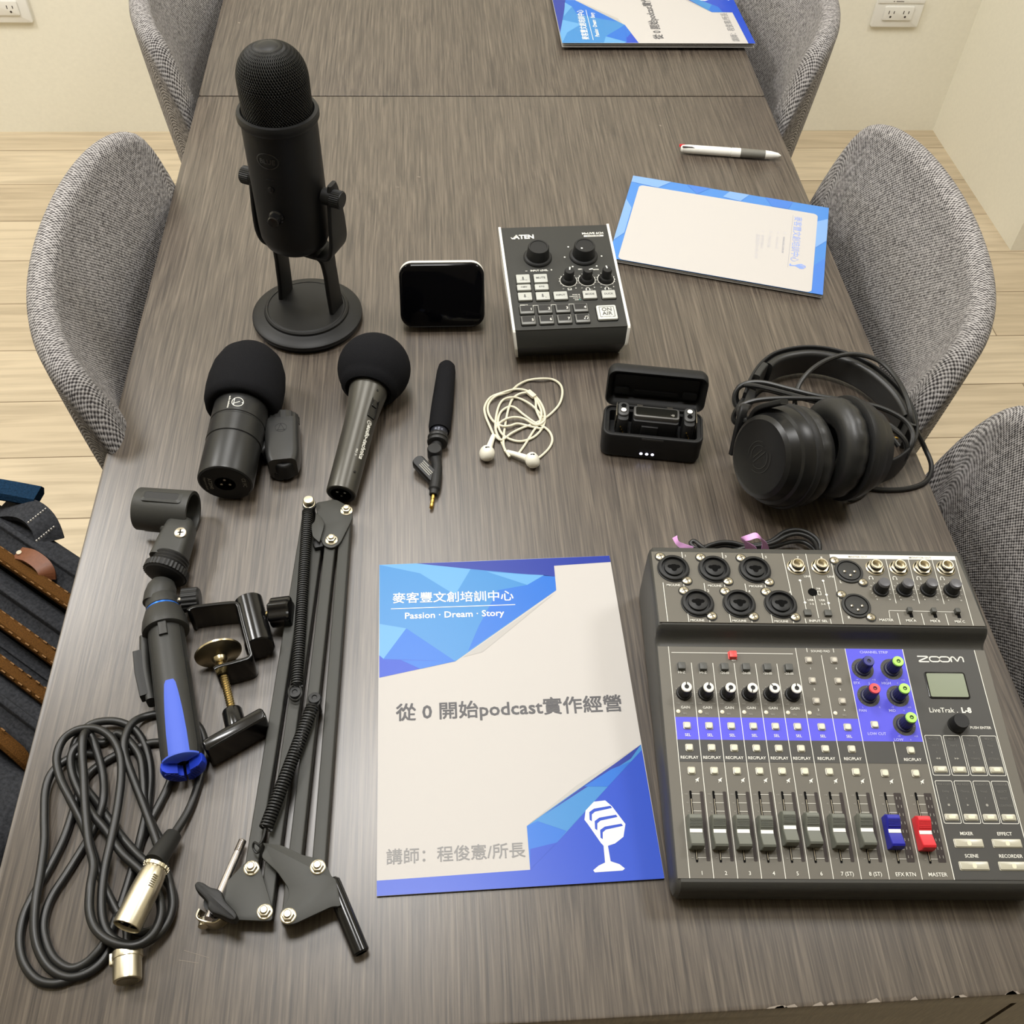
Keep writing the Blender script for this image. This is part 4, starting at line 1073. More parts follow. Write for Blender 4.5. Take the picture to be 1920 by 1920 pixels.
b = MB(); pA, pB = c2_(1510, 485, .034), c2_(1610, 495, .034)
dv = (pB - pA).normalized(); FM = frame(pA, dv)
b.lathe([(.0036, -.016), (.0040, -.012), (.0040, .004), (.0030, .007)], 16, 1, FM); b.lathe([(.0018, .006), (.0018, .012), (.0013, .0125), (.0018, .013), (.0018, .020), (.0013, .0205), (.0018, .021), (.0017, .026), (0, .0285)], 14, 0, FM)
b.build('plug', [M_gold, M_plas], HP, loc=hpo)
#@@PART5
# ------------------------------------------------------------------ standing USB microphone
YK = thing('desk_microphone', 'tall black microphone standing upright on a round black base', 'microphone', (-.1455, .9040, T), R(-25))
M_my = noisy(mat('microphone_black', (17, 17, 17), .5, metal=.1, spec=.4), 900, .05)
b = MB(); b.lathe([(.0570, 0), (.0575, .0030), (.0590, .0045), (.0602, .0068), (.0598, .0095), (.0575, .0112), (.0500, .0130), (.0462, .0142), (.0455, .0165), (.0440, .0178), (.0425, .0182), (.0418, .0176), (.0412, .0180), (.03, .0186), (0, .0188)], 72)
b.build('base', M_my, YK, ang=25)
yo = .010
def band_(pts, w, th, name):
    b = MB(); n = len(pts); ws = w if isinstance(w, list) else [w] * n
    pp = smooth_path([(a, yo, z) for a, z in pts], 5)
    prs = []
    for i in range(len(pp)):
        k = min(i / 5, n - 1); j = int(k); ww = ws[j] + (ws[min(j + 1, n - 1)] - ws[j]) * (k - j)
        prs.append(rr(th, ww, th * .4, 3))
    b.sweep(pp, prs, (0, 1, 0)); return b.build(name, M_my, YK, ang=45)
band_([(-.0318, .015), (-.0300, .040), (-.0290, .068), (-.0270, .086), (-.0180, .0935), (0, .0945), (.0180, .0935), (.0270, .086), (.0290, .068), (.0300, .040), (.0318, .015)], [.026, .024, .023, .026, .032, .036, .032, .026, .023, .024, .026], .0050, 'stand')
band_([(-.0435, .176), (-.0438, .160), (-.0440, .130), (-.0430, .108), (-.0380, .0955), (-.0250, .0910), (0, .0895), (.0250, .0910), (.0380, .0955), (.0430, .108), (.0440, .130), (.0438, .160), (.0435, .176)], [.012, .022, .030, .034, .034, .030, .026, .030, .034, .034, .030, .022, .012], .0045, 'yoke')
BY = TR(-.002, .004, 0)
b = MB(); b.lathe([(.0, .0955), (.018, .0960), (.026, .0985), (.0320, .1040), (.0352, .1130), (.0358, .125), (.0358, .236), (.0372, .2375), (.0385, .2400), (.0386, .2440), (.0375, .2465), (.0345, .2470), (.0325, .2445)], 72, 0, BY)
b.build('body', M_my, YK, ang=30)
b = MB(); b.lathe([(.0300, .240), (.0300, .276), (.0285, .286), (.0235, .296), (.0150, .302), (0, .3035)], 40, 0, BY); b.build('inner_shell', M_void, YK)
b = MB(); NS = 76; rows = []
pro = [(.0325, .243 + .00175 * i) for i in range(19)] + [(.0325 * math.cos(R(a)) ** .75, .2755 + .0310 * math.sin(R(a))) for a in (4, 8, 12, 16, 20.5, 25, 30, 35, 40, 46, 52, 58, 65, 72, 80)]
V_ = []
for j, (r, z) in enumerate(pro):
    for i in range(NS):
        a = 2 * math.pi * (i + .5 * (j % 2)) / NS
        V_.append((r * math.cos(a), r * math.sin(a), z))
F_ = []
for j in range(len(pro) - 2):
    for i in range(NS):
        s0 = j % 2
        lo = j * NS + i; up_ = (j + 2) * NS + i
        le = (j + 1) * NS + (i - 1 + s0) % NS; ri = (j + 1) * NS + (i + s0) % NS
        F_.append((lo, ri, up_, le))
b.add(V_, F_, 0, BY)
o = b.build('grille', noisy(mat('grille_wire', (40, 39, 36), .4, metal=.4), 900, .02), YK)
w_ = o.modifiers.new('wire', 'WIREFRAME'); w_.thickness = .00075; w_.use_boundary = True
b = MB(); b.lathe([(.0110, .3052), (.0090, .3066), (.0050, .3074), (0, .3076)], 32, 0, BY); b.build('grille_tip', M_my, YK)
for sx in (-1, 1):
    M = frame((sx * .0355, yo - .004, .163), (sx, 0, 0), (0, 0, 1))
    b = MB(); b.lathe([(.0085, 0), (.0085, .0100)], 24, 0, M)
    b.rings([[((.0090 - (.0005 if i % 2 else 0)) * math.cos(2 * math.pi * i / 56), (.0090 - (.0005 if i % 2 else 0)) * math.sin(2 * math.pi * i / 56), z) for i in range(56)] for z in (.0098, .0195)], 0, M)
    b.lathe([(.0085, .0194), (.0080, .0205), (.0050, .0207), (0, .0207)], 32, 0, M)
    b.build('side_knob', M_my, YK, ang=20)
def on_body(az_, z, d=0.): a = R(-90 + az_); return TR(-.002, .004, 0) @ frame((.0358 * math.cos(a) + d * math.cos(a), .0358 * math.sin(a) + d * math.sin(a), z), (math.cos(a), math.sin(a), 0), (-math.sin(a), math.cos(a), 0))
M = on_body(7, .2130)
b = MB()
def bent(p): # wrap a flat mark on the barrel
    x, y, z = p; a = R(-83) + x / .0358; r_ = .0358 + z
    return (-.002 + r_ * math.cos(a), .004 + r_ * math.sin(a), .2130 + y)
tmp = MB(); tmp.ringflat(.0095, .0107, 0, 0, .0004, 0, None, 40)
tmp.v = [(x * 1.05, y * .78, z) for x, y, z in tmp.v]; tmp.text('BLUE', 0, -.0028, None, .0150, .0004, 0, None, 'c', .02)
tmp.v = [bent(p) for p in tmp.v]; tmp.build('badge', mat('badge_chrome', (96, 96, 94), .2, metal=.9), YK, smooth=False)
b = MB(); b.lathe([(.0033, -.001), (.0033, .0010), (.0024, .0014), (0, .0012)], 20, 0, on_body(6, .1830)); b.build('mute_button', M_gloss, YK)
b = MB(); b.rbox(0, 0, 0, .0003, .0080, .0014, .0004, .0001, 0, on_body(6, .1935)); b.build('light_slot', M_gloss, YK)
b = MB(); b.lathe([(.0075, -.001), (.0075, .0020), (.0062, .0034), (.0058, .0100), (.0050, .0110), (0, .0112)], 28, 0, on_body(8, .1530)); b.build('volume_knob', M_gloss, YK, ang=25)

# ------------------------------------------------------------------ foam-capped microphones lying on the table
cf = crop(340, 600, 4.174)
def lying(o, tip):
    z = (Vector(tip) - Vector(o)); return frame(o, z, (1, 0, 0))
def wrap_text(b, body, R0, z, ang, size=None, width=None, mi=0, M=None, bold=0., across=False, shape=None):
    """print on a round barrel: along the axis, or across it"""
    t_ = MB()
    if shape: shape(t_)
    else: t_.text(body, 0, 0, size, width, 0, 0, None, 'c', bold)
    out = []
    for x, y, _ in t_.v:
        if across: a = R(ang) + x / R0; zz = z + y
        else: a = R(ang) - y / R0; zz = z + x
        r_ = R0 + .0003
        out.append((r_ * math.cos(a), r_ * math.sin(a), zz))
    return b.add(out, t_.f, mi, M)
# studio microphone with clamp bracket
tail = Vector((-.2020, .6395, T + .0262)); tip = Vector((-.1905, .800, T + .0375))
M = lying(tail, tip)
t = thing('studio_microphone', 'short thick black microphone with foam cover and side bracket, lying on its side', 'microphone', (-.197, .70, T))
lo = t.location
b = MB(); b.lathe([(.0235, 0), (.0252, .0010), (.0258, .0030), (.0258, .0440), (.0252, .0448), (.0252, .0452), (.0262, .0458), (.0262, .0660), (.0255, .0672), (.0255, .0684), (.0262, .0690), (.0262, .1000), (.0256, .1008), (.0262, .1015), (.0262, .115)], 64, 0, M, False); b.build('body', M_satin, t, loc=lo, ang=25)
b = MB(); b.lathe([(.0233, -.0002), (.0098, -.0003)], 48, 0, M, False, False); b.lathe([(.0098, -.0003), (.0096, .0070), (0, .0070)], 32, 1, M, False, True)
xd = M.to_3x3() @ Vector((0, 1, 0))
for k in range(3):
    a = R(30 + 120 * k); b.cyl(.0013, .0008, .007, 10, 2, M @ TR(.0045 * math.cos(a), .0045 * math.sin(a), 0))
Mt = M @ Matrix.Rotation(R(180), 4, 'Y')
b.text('CE FC', -.0165, -.003, .0050, None, .0005, 3, Mt @ Matrix.Rotation(R(0), 4, 'Z'), 'c', 0, R(90)); b.text('AT2040', .0150, 0, .0050, None, .0005, 3, Mt, 'c', .01, R(90)); b.text('Hypercardioid', .0185, 0, None, .0180, .0005, 3, Mt, 'c', 0, R(90))
b.build('end_cap', [M_plas, M_void, M_steel, M_dim], t, loc=lo)
b = MB(); b.lathe([(.0255, .0960), (.0300, .0930), (.0345, .0945), (.0370, .1020), (.0380, .1150), (.0378, .1300), (.0360, .1450), (.0310, .1600), (.0230, .1700), (.0120, .1755), (0, .1770)], 48, 0, M @ Matrix.Diagonal((1, 1, .96, 1)))
b.build('foam_cover', M_foam, t, loc=lo, ang=60)
def atlogo(tm):
    tm.ringflat(.0050, .0056, 0, .0020, 0, 0, None, 30)
    tm.line(-.0034, -.0022, .0008, .0074, .0006, 0); tm.line(.0034, -.0022, -.0004, .0074, .0006, 0); tm.line(-.0046, -.0014, .0046, -.0014, .0006, 0); tm.line(-.0008, .0040, .0020, -.0014, .0006, 0)
    tm.text('audio-technica', 0, -.0070, None, .0150, 0, 0, None, 'c', .02)
b = MB()
t_ = MB(); atlogo(t_); out = []
upa = math.degrees(math.atan2((M.inverted().to_3x3() @ Vector((0, -.25, 1))).y, (M.inverted().to_3x3() @ Vector((0, -.25, 1))).x))
for x, y, _ in t_.v:                                                  # rotated a quarter turn: reads along the barrel
    a = R(upa + 4) + (y - .001) / .0262 * -1 * -1; out.append((.0264 * math.cos(a), .0264 * math.sin(a), .0780 - x))
b.add(out, t_.f, 0, M); b.build('maker_mark', M_paint, t, loc=lo, smooth=False)
# bracket
b = MB()
pa = [cf(625, 1060, .012), cf(690, 1015, .014), cf(740, 1120, .014), cf(800, 1175, .013), cf(860, 1150, .013)]
b.sweep(smooth_path(pa, 5), rr(.010, .020, .003, 3), (0, 0, 1)); b.build('bracket', M_plas, t, loc=lo)
b = MB(); ax = (cf(790, 800, .016) - cf(800, 1150, .016)).normalized()
MM = frame(cf(800, 1160, .0165), ax, (1, 0, 0)); bl = (cf(790, 830, .016) - cf(800, 1160, .016)).length
b.rings([[(x, y, z) for x, y in rr(w, .026, .006, 5)] for w, z in ((.026, 0), (.0300, .006), (.0320, .015), (.0330, bl - .004), (.0320, bl))], 0, MM)
b.lathe([(.0080, .0), (.0080, bl + .001)], 20, 0, MM)
ns = 40
b.rings([[(((.0170 - (.0007 if i % 2 else 0)) * math.cos(2 * math.pi * i / ns)), (.0130 - (.0006 if i % 2 else 0)) * math.sin(2 * math.pi * i / ns), z) for i in range(ns)] for z in (bl, bl + .010)], 0, MM)
b.build('clamp_block', noisy(mat('bracket_plastic', (44, 44, 43), .35, spec=.5), 800, .05), t, loc=lo, ang=25)
Mz = MM.inverted().to_3x3() @ Vector((0, -.45, 1)); b = MB()
sidey = 1 if Mz.y > 0 else -1
Q = MM @ Matrix.Translation((0, sidey * .0131, bl * .74)) @ (Matrix.Rotation(R(-90 * sidey), 4, 'X'))
b.ringflat(.0052, .0057, 0, 0, .0001, 0, Q, 28)
for l in ((-.0034, -.0040, .0, .0050), (.0034, -.0040, 0, .0050), (-.0040, -.0030, .0040, -.0030)): b.line(*l, .0006, .0001, 0, Q)
b.build('embossed_mark', M_plas, t, loc=lo, smooth=False)
b = MB(); b.sweep(smooth_path([cf(700, 1180, .006), cf(740, 1215, .006), cf(800, 1220, .006), cf(850, 1195, .006), cf(868, 1150, .008)], 5), rr(.004, .010, .0015, 3), (0, 0, 1)); b.build('bracket_foot', M_gloss, t, loc=lo)

# hand-held microphone
tail = Vector((-.0965, .6330, T + .0145)); tip = Vector((-.0665, .790, T + .0345))
M = lying(tail, tip); L_ = (tip - tail).length
t = thing('handheld_microphone', 'slim dark grey hand-held microphone with a round foam ball, lying beside the studio microphone', 'microphone', (-.08, .70, T))
lo = t.location
M_hand = noisy(mat('handheld_metal', (74, 72, 66), .36, metal=.45, spec=.5), 900, .05)
b = MB(); b.lathe([(.0128, 0), (.0140, .0006), (.0143, .0020), (.0146, .040), (.0152, .080), (.0160, .096), (.0176, .112), (.0190, .122), (.0192, .1235), (.0188, .1242), (.0192, .1250), (.0192, .140)], 56, 0, M, False); b.build('handle', M_hand, t, loc=lo, ang=25)
b = MB(); b.lathe([(.0127, -.0002), (.0100, -.0003)], 40, 0, M, False, False); b.lathe([(.0100, -.0003), (.0098, .0100), (0, .0100)], 30, 1, M, False, True)
for k in range(3):
    a = R(90 + 120 * k); b.cyl(.0012, .0008, .010, 10, 2, M @ TR(.0042 * math.cos(a), .0042 * math.sin(a), 0))
b.build('connector', [M_plas, M_void, M_steel], t, loc=lo)
b = MB(); rb = .0370
b.lathe([(.0190, .1275), (.0235, .1250), (.0285, .1285)] + [(rb * math.cos(R(a)), .1545 + rb * math.sin(R(a))) for a in range(-38, 91, 8)] + [(0, .1545 + rb)], 48, 0, M); b.build('foam_ball', M_foam, t, loc=lo, ang=60)
iu = M.inverted().to_3x3() @ Vector((.08, -.45, 1)); upa = math.degrees(math.atan2(iu.y, iu.x))
IX = M.inverted().to_3x3() @ Vector((1, 0, 0)); sgn = 1 if (math.cos(R(upa + 90)) * IX.x + math.sin(R(upa + 90)) * IX.y) > 0 else -1
def hand_pt(az_, z, r0): a = R(upa + sgn * az_); return M @ frame((r0 * math.cos(a), r0 * math.sin(a), z), (math.cos(a), math.sin(a), 0), (0, 0, 1))
b = MB(); b.rbox(0, 0, -.0015, .0007, .0270, .0092, .0014, .0004, 0, hand_pt(40, .0985, .0160)); b.rbox(.003, 0, .0004, .0018, .0080, .0064, .0010, .0004, 0, hand_pt(40, .0985, .0160)); b.build('switch', M_gloss, t, loc=lo)
b = MB(); wrap_text(b, 'audio-technica', .0148, .0560, upa + sgn * 52, None, .0420, 0, M, .02) if sgn < 0 else None
t_ = MB(); t_.text('audio-technica', 0, 0, None, .0400, 0, 0, None, 'c', .03); t_.ringflat(.0022, .0027, -.0228, .0012, 0, 0, None, 18); t_.line(-.0240, .0002, -.0228, .0034, .0005, 0); t_.line(-.0216, .0002, -.0228, .0034, .0005, 0); t_.text('PRO 31', .0150, -.0050, None, .0080, 0)
b = MB(); out = []
for x, y, _ in t_.v:
    a = R(upa + sgn * 36) - sgn * y / .0149 * -1; r_ = .0150 + .0006 * (.0560 - x - .04) / .04; out.append((r_ * math.cos(a), r_ * math.sin(a), .0560 - x))
b.add(out, t_.f, 0, M); b.build('lettering', M_paint, t, loc=lo, smooth=False)
for z_ in (.020, .1170):
    b = MB(); b.lathe([(.0012, -.0004), (.0012, .0003), (.0007, .0005), (0, .0002)], 12, 0, hand_pt(34, z_, .0147 if z_ < .1 else .0182)); b.build('pin_screw', M_gloss, t, loc=lo)

# ------------------------------------------------------------------ small shotgun microphone with a plug
ca = crop(740, 400, 3.2)
t = thing('shotgun_microphone', 'small foam-covered shotgun microphone with a gold plug, between two other microphones and the earphones', 'microphone', (0, .72, T))
lo = t.location
A_, B_ = ca(268, 1300, .0105), ca(315, 905, .0115)
M = lying(A_, B_); ln = (B_ - A_).length
b = MB(); b.lathe([(.0086, -.002), (.0102, -.002), (.0112, .004), (.0112, .03), (.0104, ln * .65), (.0098, ln - .012), (.0086, ln - .004), (.0060, ln), (0, ln + .0015)], 36, 0, M); b.build('foam_sleeve', M_foam, t, loc=lo, ang=60)
b = MB(); b.lathe([(.0086, .004), (.0086, -.004), (.0078, -.006), (.0078, -.0075), (.0070, -.0080), (.0070, -.0095), (.0058, -.0110), (.0058, -.016)], 30, 0, M, False, True); b.build('collar', mat('collar_grey', (52, 54, 62), .3, metal=.5), t, loc=lo, ang=25)
C_ = ca(258, 1360, .0105); M2 = lying(C_ - (B_ - A_).normalized() * .006, B_)
b = MB(); b.lathe([(.0080, 0), (.0098, .001), (.0104, .003), (.0098, .005), (.0086, .0056), (.0098, .0064), (.0104, .0084), (.0096, .0105), (.0070, .011)], 34, 0, M2); b.build('shock_ring', M_rubber, t, loc=lo, ang=30)
b = MB(); D_ = ca(240, 1435, .0105); b.tube([ca(257, 1372, .0105), D_], .0056, 18); b.lathe([(.0068, -.0065), (.0072, -.0055), (.0072, .0055), (.0064, .0066), (0, .0068)], 28, 0, TR(*D_)); b.build('swivel', M_plas, t, loc=lo)
b = MB(); E_, G_ = ca(250, 1470, .0085), ca(243, 1630, .0065)
b.tube([ca(245, 1460, .009), ca(254, 1530, .0085), ca(248, 1570, .008), G_], [.0052, .0052, .0058, .0055], 18); b.build('plug_neck', M_plas, t, loc=lo)
Q = frame(ca(190, 1545, .0085), (.0, -.35, 1), ca(250, 1600, .0085) - ca(150, 1510, .0085))
b = MB(); b.rings([[(x, y, z) for x, y in rr(.0310, w, .004, 4)] for w, z in ((.010, -.0065), (.0125, -.0040), (.0125, .0040), (.0100, .0060))], 0, Q)
for k, (l_, dx) in enumerate(((.0080, -.004), (.0150, 0), (.0150, 0), (.0150, 0))): b.flat(rr(l_, .0009, .0002, 2, .0 + dx, .0034 - .0019 * k), .0062, 1, Q)
b.build('mode_switch_box', [M_plas, M_dim], t, loc=lo)
Hh, Kk = ca(243, 1625, .0065), ca(217, 1778, .0035); Q = lying(Hh, Kk); l_ = (Kk - Hh).length
b = MB(); b.lathe([(.0056, 0), (.0056, .006), (.0044, .008), (.0040, .0125), (.0028, .0128)], 20, 1, Q, True, False)
b.lathe([(.0018, .012), (.0018, .0175), (.0014, .0178), (.0014, .0184), (.0018, .0187), (.0018, .0218), (.0014, .0221), (.0014, .0227), (.0018, .0230), (.0018, .0262), (.0014, .0265), (.0019, .0275), (.0016, l_ - .002), (0, l_)], 16, 0, Q)
b.build('plug', [M_gold, M_plas], t, loc=lo, ang=25)

# ------------------------------------------------------------------ white earphones
t = thing('earphones', 'tangled white wired earphones lying in front of the small mixer', 'earphones', ca(750, 1250))
lo = t.location
M_ear = mat('earphone_white', (232, 228, 212), .35)
M_lead = noisy(mat('white_lead', (216, 210, 186), .45), 500, .04)
b = MB()
def el(pts, r=.00125):
    q = [ca(x, y, .0014 + .0030 * (.5 + .5 * math.sin(i * 1.7 + x * .02))) for i, (x, y) in enumerate(pts)]
    b.tube(smooth_path(q, 8), r, 8)
el([(600, 1345), (572, 1280), (545, 1215), (540, 1160), (575, 1105), (650, 1075), (730, 1055), (800, 1068), (860, 1115), (895, 1180), (900, 1250), (870, 1310), (820, 1350), (750, 1368), (680, 1350), (635, 1310), (620, 1250), (635, 1195), (680, 1162), (720, 1165), (770, 1205), (840, 1255), (900, 1285), (935, 1320), (945, 1365), (925, 1410), (880, 1455), (845, 1478)])
el([(690, 1462), (655, 1400), (655, 1330), (668, 1240), (685, 1165), (710, 1110), (760, 1080), (820, 1080), (850, 1120), (880, 1190), (868, 1255), (830, 1310), (780, 1390), (735, 1452)])
el([(820, 1080), (845, 1120), (850, 1180), (880, 1250), (885, 1290), (820, 1280), (740, 1262), (690, 1275), (640, 1275), (590, 1245), (560, 1190), (565, 1140), (610, 1095), (690, 1070), (740, 1030), (800, 1002), (880, 992), (950, 998), (995, 1030), (1006, 1080), (990, 1140), (950, 1190), (900, 1230), (840, 1260), (760, 1290), (700, 1320), (640, 1360), (600, 1330)])
el([(625, 1350), (605, 1290), (612, 1200), (640, 1130), (690, 1105), (750, 1112), (820, 1150), (880, 1210), (900, 1240), (850, 1270), (770, 1230), (700, 1225), (640, 1250), (605, 1300), (640, 1370), (665, 1430)])
b.build('lead', M_lead, t, loc=lo)
b = MB(); s1, s2 = ca(800, 1068, .004), ca(838, 1100, .004); b.rbox(0, 0, -.0015, .0015, .0110, .0055, .001, .0005, 0, frame((s1 + s2) / 2, (0, 0, 1), s2 - s1)); b.build('splitter', M_lead, t, loc=lo)
def bud(c, stem_end, tilt_):
    c = Vector(c); se = Vector(stem_end)
    b = MB(); ax = Vector(tilt_).normalized(); Q = frame(c, ax)
    b.lathe([(0, -.0068), (.0035, -.0064), (.0062, -.0048), (.0078, -.0018), (.0082, .0010), (.0076, .0035), (.0058, .0056), (.0030, .0068), (0, .0072)], 28, 0, Q)
    b.tube(smooth_path([c, c + (se - c) * .5 + Vector((0, 0, .0006)), se], 4), [.0040, .0036, .0034, .0032, .0030, .0028, .0027, .0025, .0024], 14)
    b.flat(rr(.0042, .0012, .0005, 3, 0, .0030), .0062, 1, frame(c + Vector((0, 0, .0015)), (0, -.4, 1)))
    b.build('ear_bud', [M_ear, M_void], t, loc=lo, ang=60)
bud(ca(555, 1440, .0075), ca(592, 1335, .0040), (-.8, -.2, .5)); bud(ca(825, 1482, .0075), ca(675, 1432, .0040), (.8, .1, .4))

# ------------------------------------------------------------------ pen
a_, b_ = P(1271, 278, .0060), P(1464, 292, .0060)
t = thing('ballpoint_pen', 'white multi-colour pen with a grey grip near the right table edge', 'pen', (a_ + b_) / 2); lo = t.location
M = lying(a_, b_); pl_ = (b_ - a_).length
def pp(name, prof, m): 
    b = MB(); b.lathe(prof, 28, 0, M); return b.build(name, m, t, loc=lo, ang=30)
pp('barrel', [(.0030, .004), (.0048, .006), (.0056, .014), (.0058, .050), (.0058, pl_ * .508), (.0054, pl_ * .51), (.0054, pl_ * .517), (.0059, pl_ * .52), (.0060, pl_ * .605)], M_white)
pp('grip', [(.0059, pl_ * .605), (.0060, pl_ * .61), (.0058, pl_ * .74), (.0055, pl_ * .845)], noisy(mat('grip_grey', (110, 108, 100), .6), 700, .1))
pp('nose_cone', [(.0055, pl_ * .845), (.0050, pl_ * .90), (.0034, pl_ * .97), (.0014, pl_ - .001), (.0008, pl_)], M_white)
b = MB(); Q = frame(a_ + (b_ - a_) * .13 + Vector((0, -.0030, .0042)), (0, -.5, 1), b_ - a_); b.rbox(0, 0, -.0010, .0006, .0260, .0020, .0009, .0003, 0, Q); b.build('slider_slot', mat('slot_brown', (40, 34, 30), .5), t, loc=lo)
b = MB(); Q = frame(a_ + (b_ - a_) * .035 + Vector((.001, .0035, .0022)), (0, .5, 1), b_ - a_); b.rbox(0, 0, -.0015, .0020, .0075, .0024, .0009, .0005, 0, Q); b.build('red_slider', mat('red_slider', (196, 40, 46), .4), t, loc=lo)
#@@PART6
# ------------------------------------------------------------------ scissor arm
cc = crop(220, 880, 3.2); cb = crop(340, 1400, 3.84)
SA = thing('microphone_arm', 'folded black scissor arm with springs left of the open booklet', 'microphone arm', P(560, 1320)); so = SA.location
M_arm = noisy(mat('arm_black', (52, 52, 48), .52, metal=.1, spec=.4), 700, .06)
def bar(p, q, z0, z1, w=.0098):
    p, q = P(*p, z1), P(*q, z1)
    d = (q - p).normalized(); M = frame(p, d, (0, 0, 1)); h = z1 - z0
    b = MB(); b.rings([[(x - h / 2, y, z) for x, y in rr(h, w, .0012, 3)] for z in (-.004, (q - p).length + .004)], 0, M); b.build('bar', M_arm, SA, loc=so, ang=50)
bar((579, 948), (471.5, 1622), .0050, .0150); bar((598, 985), (497, 1706), .0050, .0150)
bar((620, 1008), (541, 1712), .0090, .0190); bar((649, 958), (597, 1622), .0090, .0190)
def plate(poly, z0, z1, f, name='bracket_plate', bev=.0004, m=M_arm):
    b = MB(); pts = [f(x, y, z1) for x, y in poly]
    a = sum((pts[i].x * pts[(i + 1) % len(pts)].y - pts[(i + 1) % len(pts)].x * pts[i].y) for i in range(len(pts)))
    if a < 0: pts.reverse()
    b.prism([(p.x, p.y) for p in pts], T + z0, T + z1, 0, None, bev); return b.build(name, m, SA, loc=so, ang=40)
def rpoly(poly, r, f, z, n=4):
    """round the corners of a traced outline"""
    out = []
    for i in range(len(poly)):
        a, b_, c = Vector(poly[i - 1]), Vector(poly[i]), Vector(poly[(i + 1) % len(poly)])
        d1 = (a - b_); d2 = (c - b_); k = min(r, d1.length * .45, d2.length * .45)
        p = b_ + d1.normalized() * k; q = b_ + d2.normalized() * k
        for j in range(n + 1):
            s = j / n; out.append(tuple((1 - s) ** 2 * p + 2 * s * (1 - s) * b_ + s * s * q))
    return out
lp = [(505, 812), (560, 850), (655, 1160), (655, 1250), (600, 1255), (385, 1245), (290, 1215), (250, 1090), (300, 1000), (455, 835)]
for z0, z1 in ((.0022, .0042), (.0158, .0178)): plate(rpoly(lp, 40, cb, z1), z0, z1, cb)
rp = [(578, 690), (720, 708), (870, 778), (1015, 812), (1048, 860), (1082, 935), (1110, 950), (1150, 1150), (1085, 1150), (815, 1275), (740, 1285), (705, 1235), (718, 1180), (772, 1090), (772, 1020), (690, 900), (575, 795), (604, 716)]
plate(rpoly(rp, 25, cb, .022), .0200, .0220, cb)
lp2 = [(1015, 812), (1048, 860), (1085, 950), (1090, 1150), (815, 1275), (740, 1285), (705, 1235), (760, 1100), (900, 900)]
plate(rpoly(lp2, 30, cb, .008), .0050, .0070, cb)
tp = [(1185, 200), (1310, 178), (1405, 232), (1412, 290), (1335, 445), (1288, 474), (1240, 460), (1210, 400), (1240, 330), (1200, 265)]
plate(rpoly(tp, 25, cc, .022), .0200, .0220, cc); plate(rpoly(tp, 25, cc, .005), .0030, .0050, cc)
fl = [(1190, 258), (1215, 275), (1242, 322), (1238, 350), (1212, 438), (1172, 402), (1160, 335), (1185, 310)]
plate(rpoly(fl, 10, cc, .024), .0225, .0242, cc, 'bent_tab'); plate([(1205, 360), (1240, 345), (1235, 460), (1185, 470), (1170, 440)], .006, .0200, cc, 'pivot_block', .001, M_plas)
def bolt(c, z, name='bolt', k=1.):
    M = TR(*c); M[2][3] = T + z
    b = MB(); b.lathe([(.0055 * k, 0), (.0055 * k, .0006), (.0048 * k, .0010), (0, .0010)], 24, 0, M); b.prism(circ(.0044 * k, 6), .0010, .0042, 0, M, .0008); b.lathe([(.0028 * k, .0040), (.0028 * k, .0055), (.0022 * k, .0060), (0, .0062)], 18, 0, M)
    b.build(name, M_nickel, SA, loc=so, ang=25)
bolt(cb(505, 875, .018), .0178); bolt(cb(600, 1190, .018), .0178); bolt(cb(983, 868, .022), .0220); bolt(cb(770, 1220, .022), .0220)
bolt(cc(1375, 248, .022), .0220); bolt(cc(1285, 425, .022), .0220)
for (x, y), z in (((1150, 205), .0150),):
    M = TR(*cc(x, y, .024)); M[2][3] = T; b = MB(); b.lathe([(.0045, .004), (.0045, .020), (.0062, .0205), (.0062, .023)], 24, 1, M); b.prism(circ(.0056, 24), .023, .0245, 0, M, .0004); b.lathe([(.0050, .0245), (.0050, .0290), (.0042, .0300), (0, .0302)], 24, 0, M); b.build('bolt', [M_nickel, M_plas], SA, loc=so, ang=25)
def spring(p, q, r, wire, turns, name='spring'):
    p, q = Vector(p), Vector(q); M = frame(p, q - p); ln = (q - p).length; n = 14
    pts = [M @ Vector((r * math.cos(2 * math.pi * i / n), r * math.sin(2 * math.pi * i / n), ln * i / (turns * n))) for i in range(turns * n + 1)]
    b = MB(); b.tube(pts, wire, 5); b.build(name, M_rubber, SA, loc=so)
spring(cc(1142, 250, .0230), cc(1075, 1300, .0215), .0043, .00085, 78)
spring(cc(1172, 1420, .0270), cb(606, 590, .0235), .0045, .00095, 42)
b = MB(); b.tube(smooth_path([cb(604, 590, .025), cb(590, 650, .025), cb(560, 700, .026), cb(525, 690, .025), cb(518, 730, .022), cb(545, 765, .022), cb(570, 730, .024), cb(552, 705, .026)], 5), .0009, 7); b.build('spring_hook', M_rubber, SA, loc=so)
b = MB(); b.tube(smooth_path([cc(1060, 1290, .022), cc(1030, 1320, .022), cc(1035, 1370, .021), cc(1075, 1385, .021), cc(1105, 1350, .021), cc(1095, 1300, .022)], 5), .0008, 7); b.build('spring_hook', M_rubber, SA, loc=so)
b = MB(); b.tube(smooth_path([cc(1165, 1430, .026), cc(1145, 1390, .026), cc(1160, 1360, .026), cc(1205, 1365, .026), cc(1212, 1400, .026), cc(1185, 1430, .026)], 5), .0008, 7); b.build('spring_hook', M_rubber, SA, loc=so)
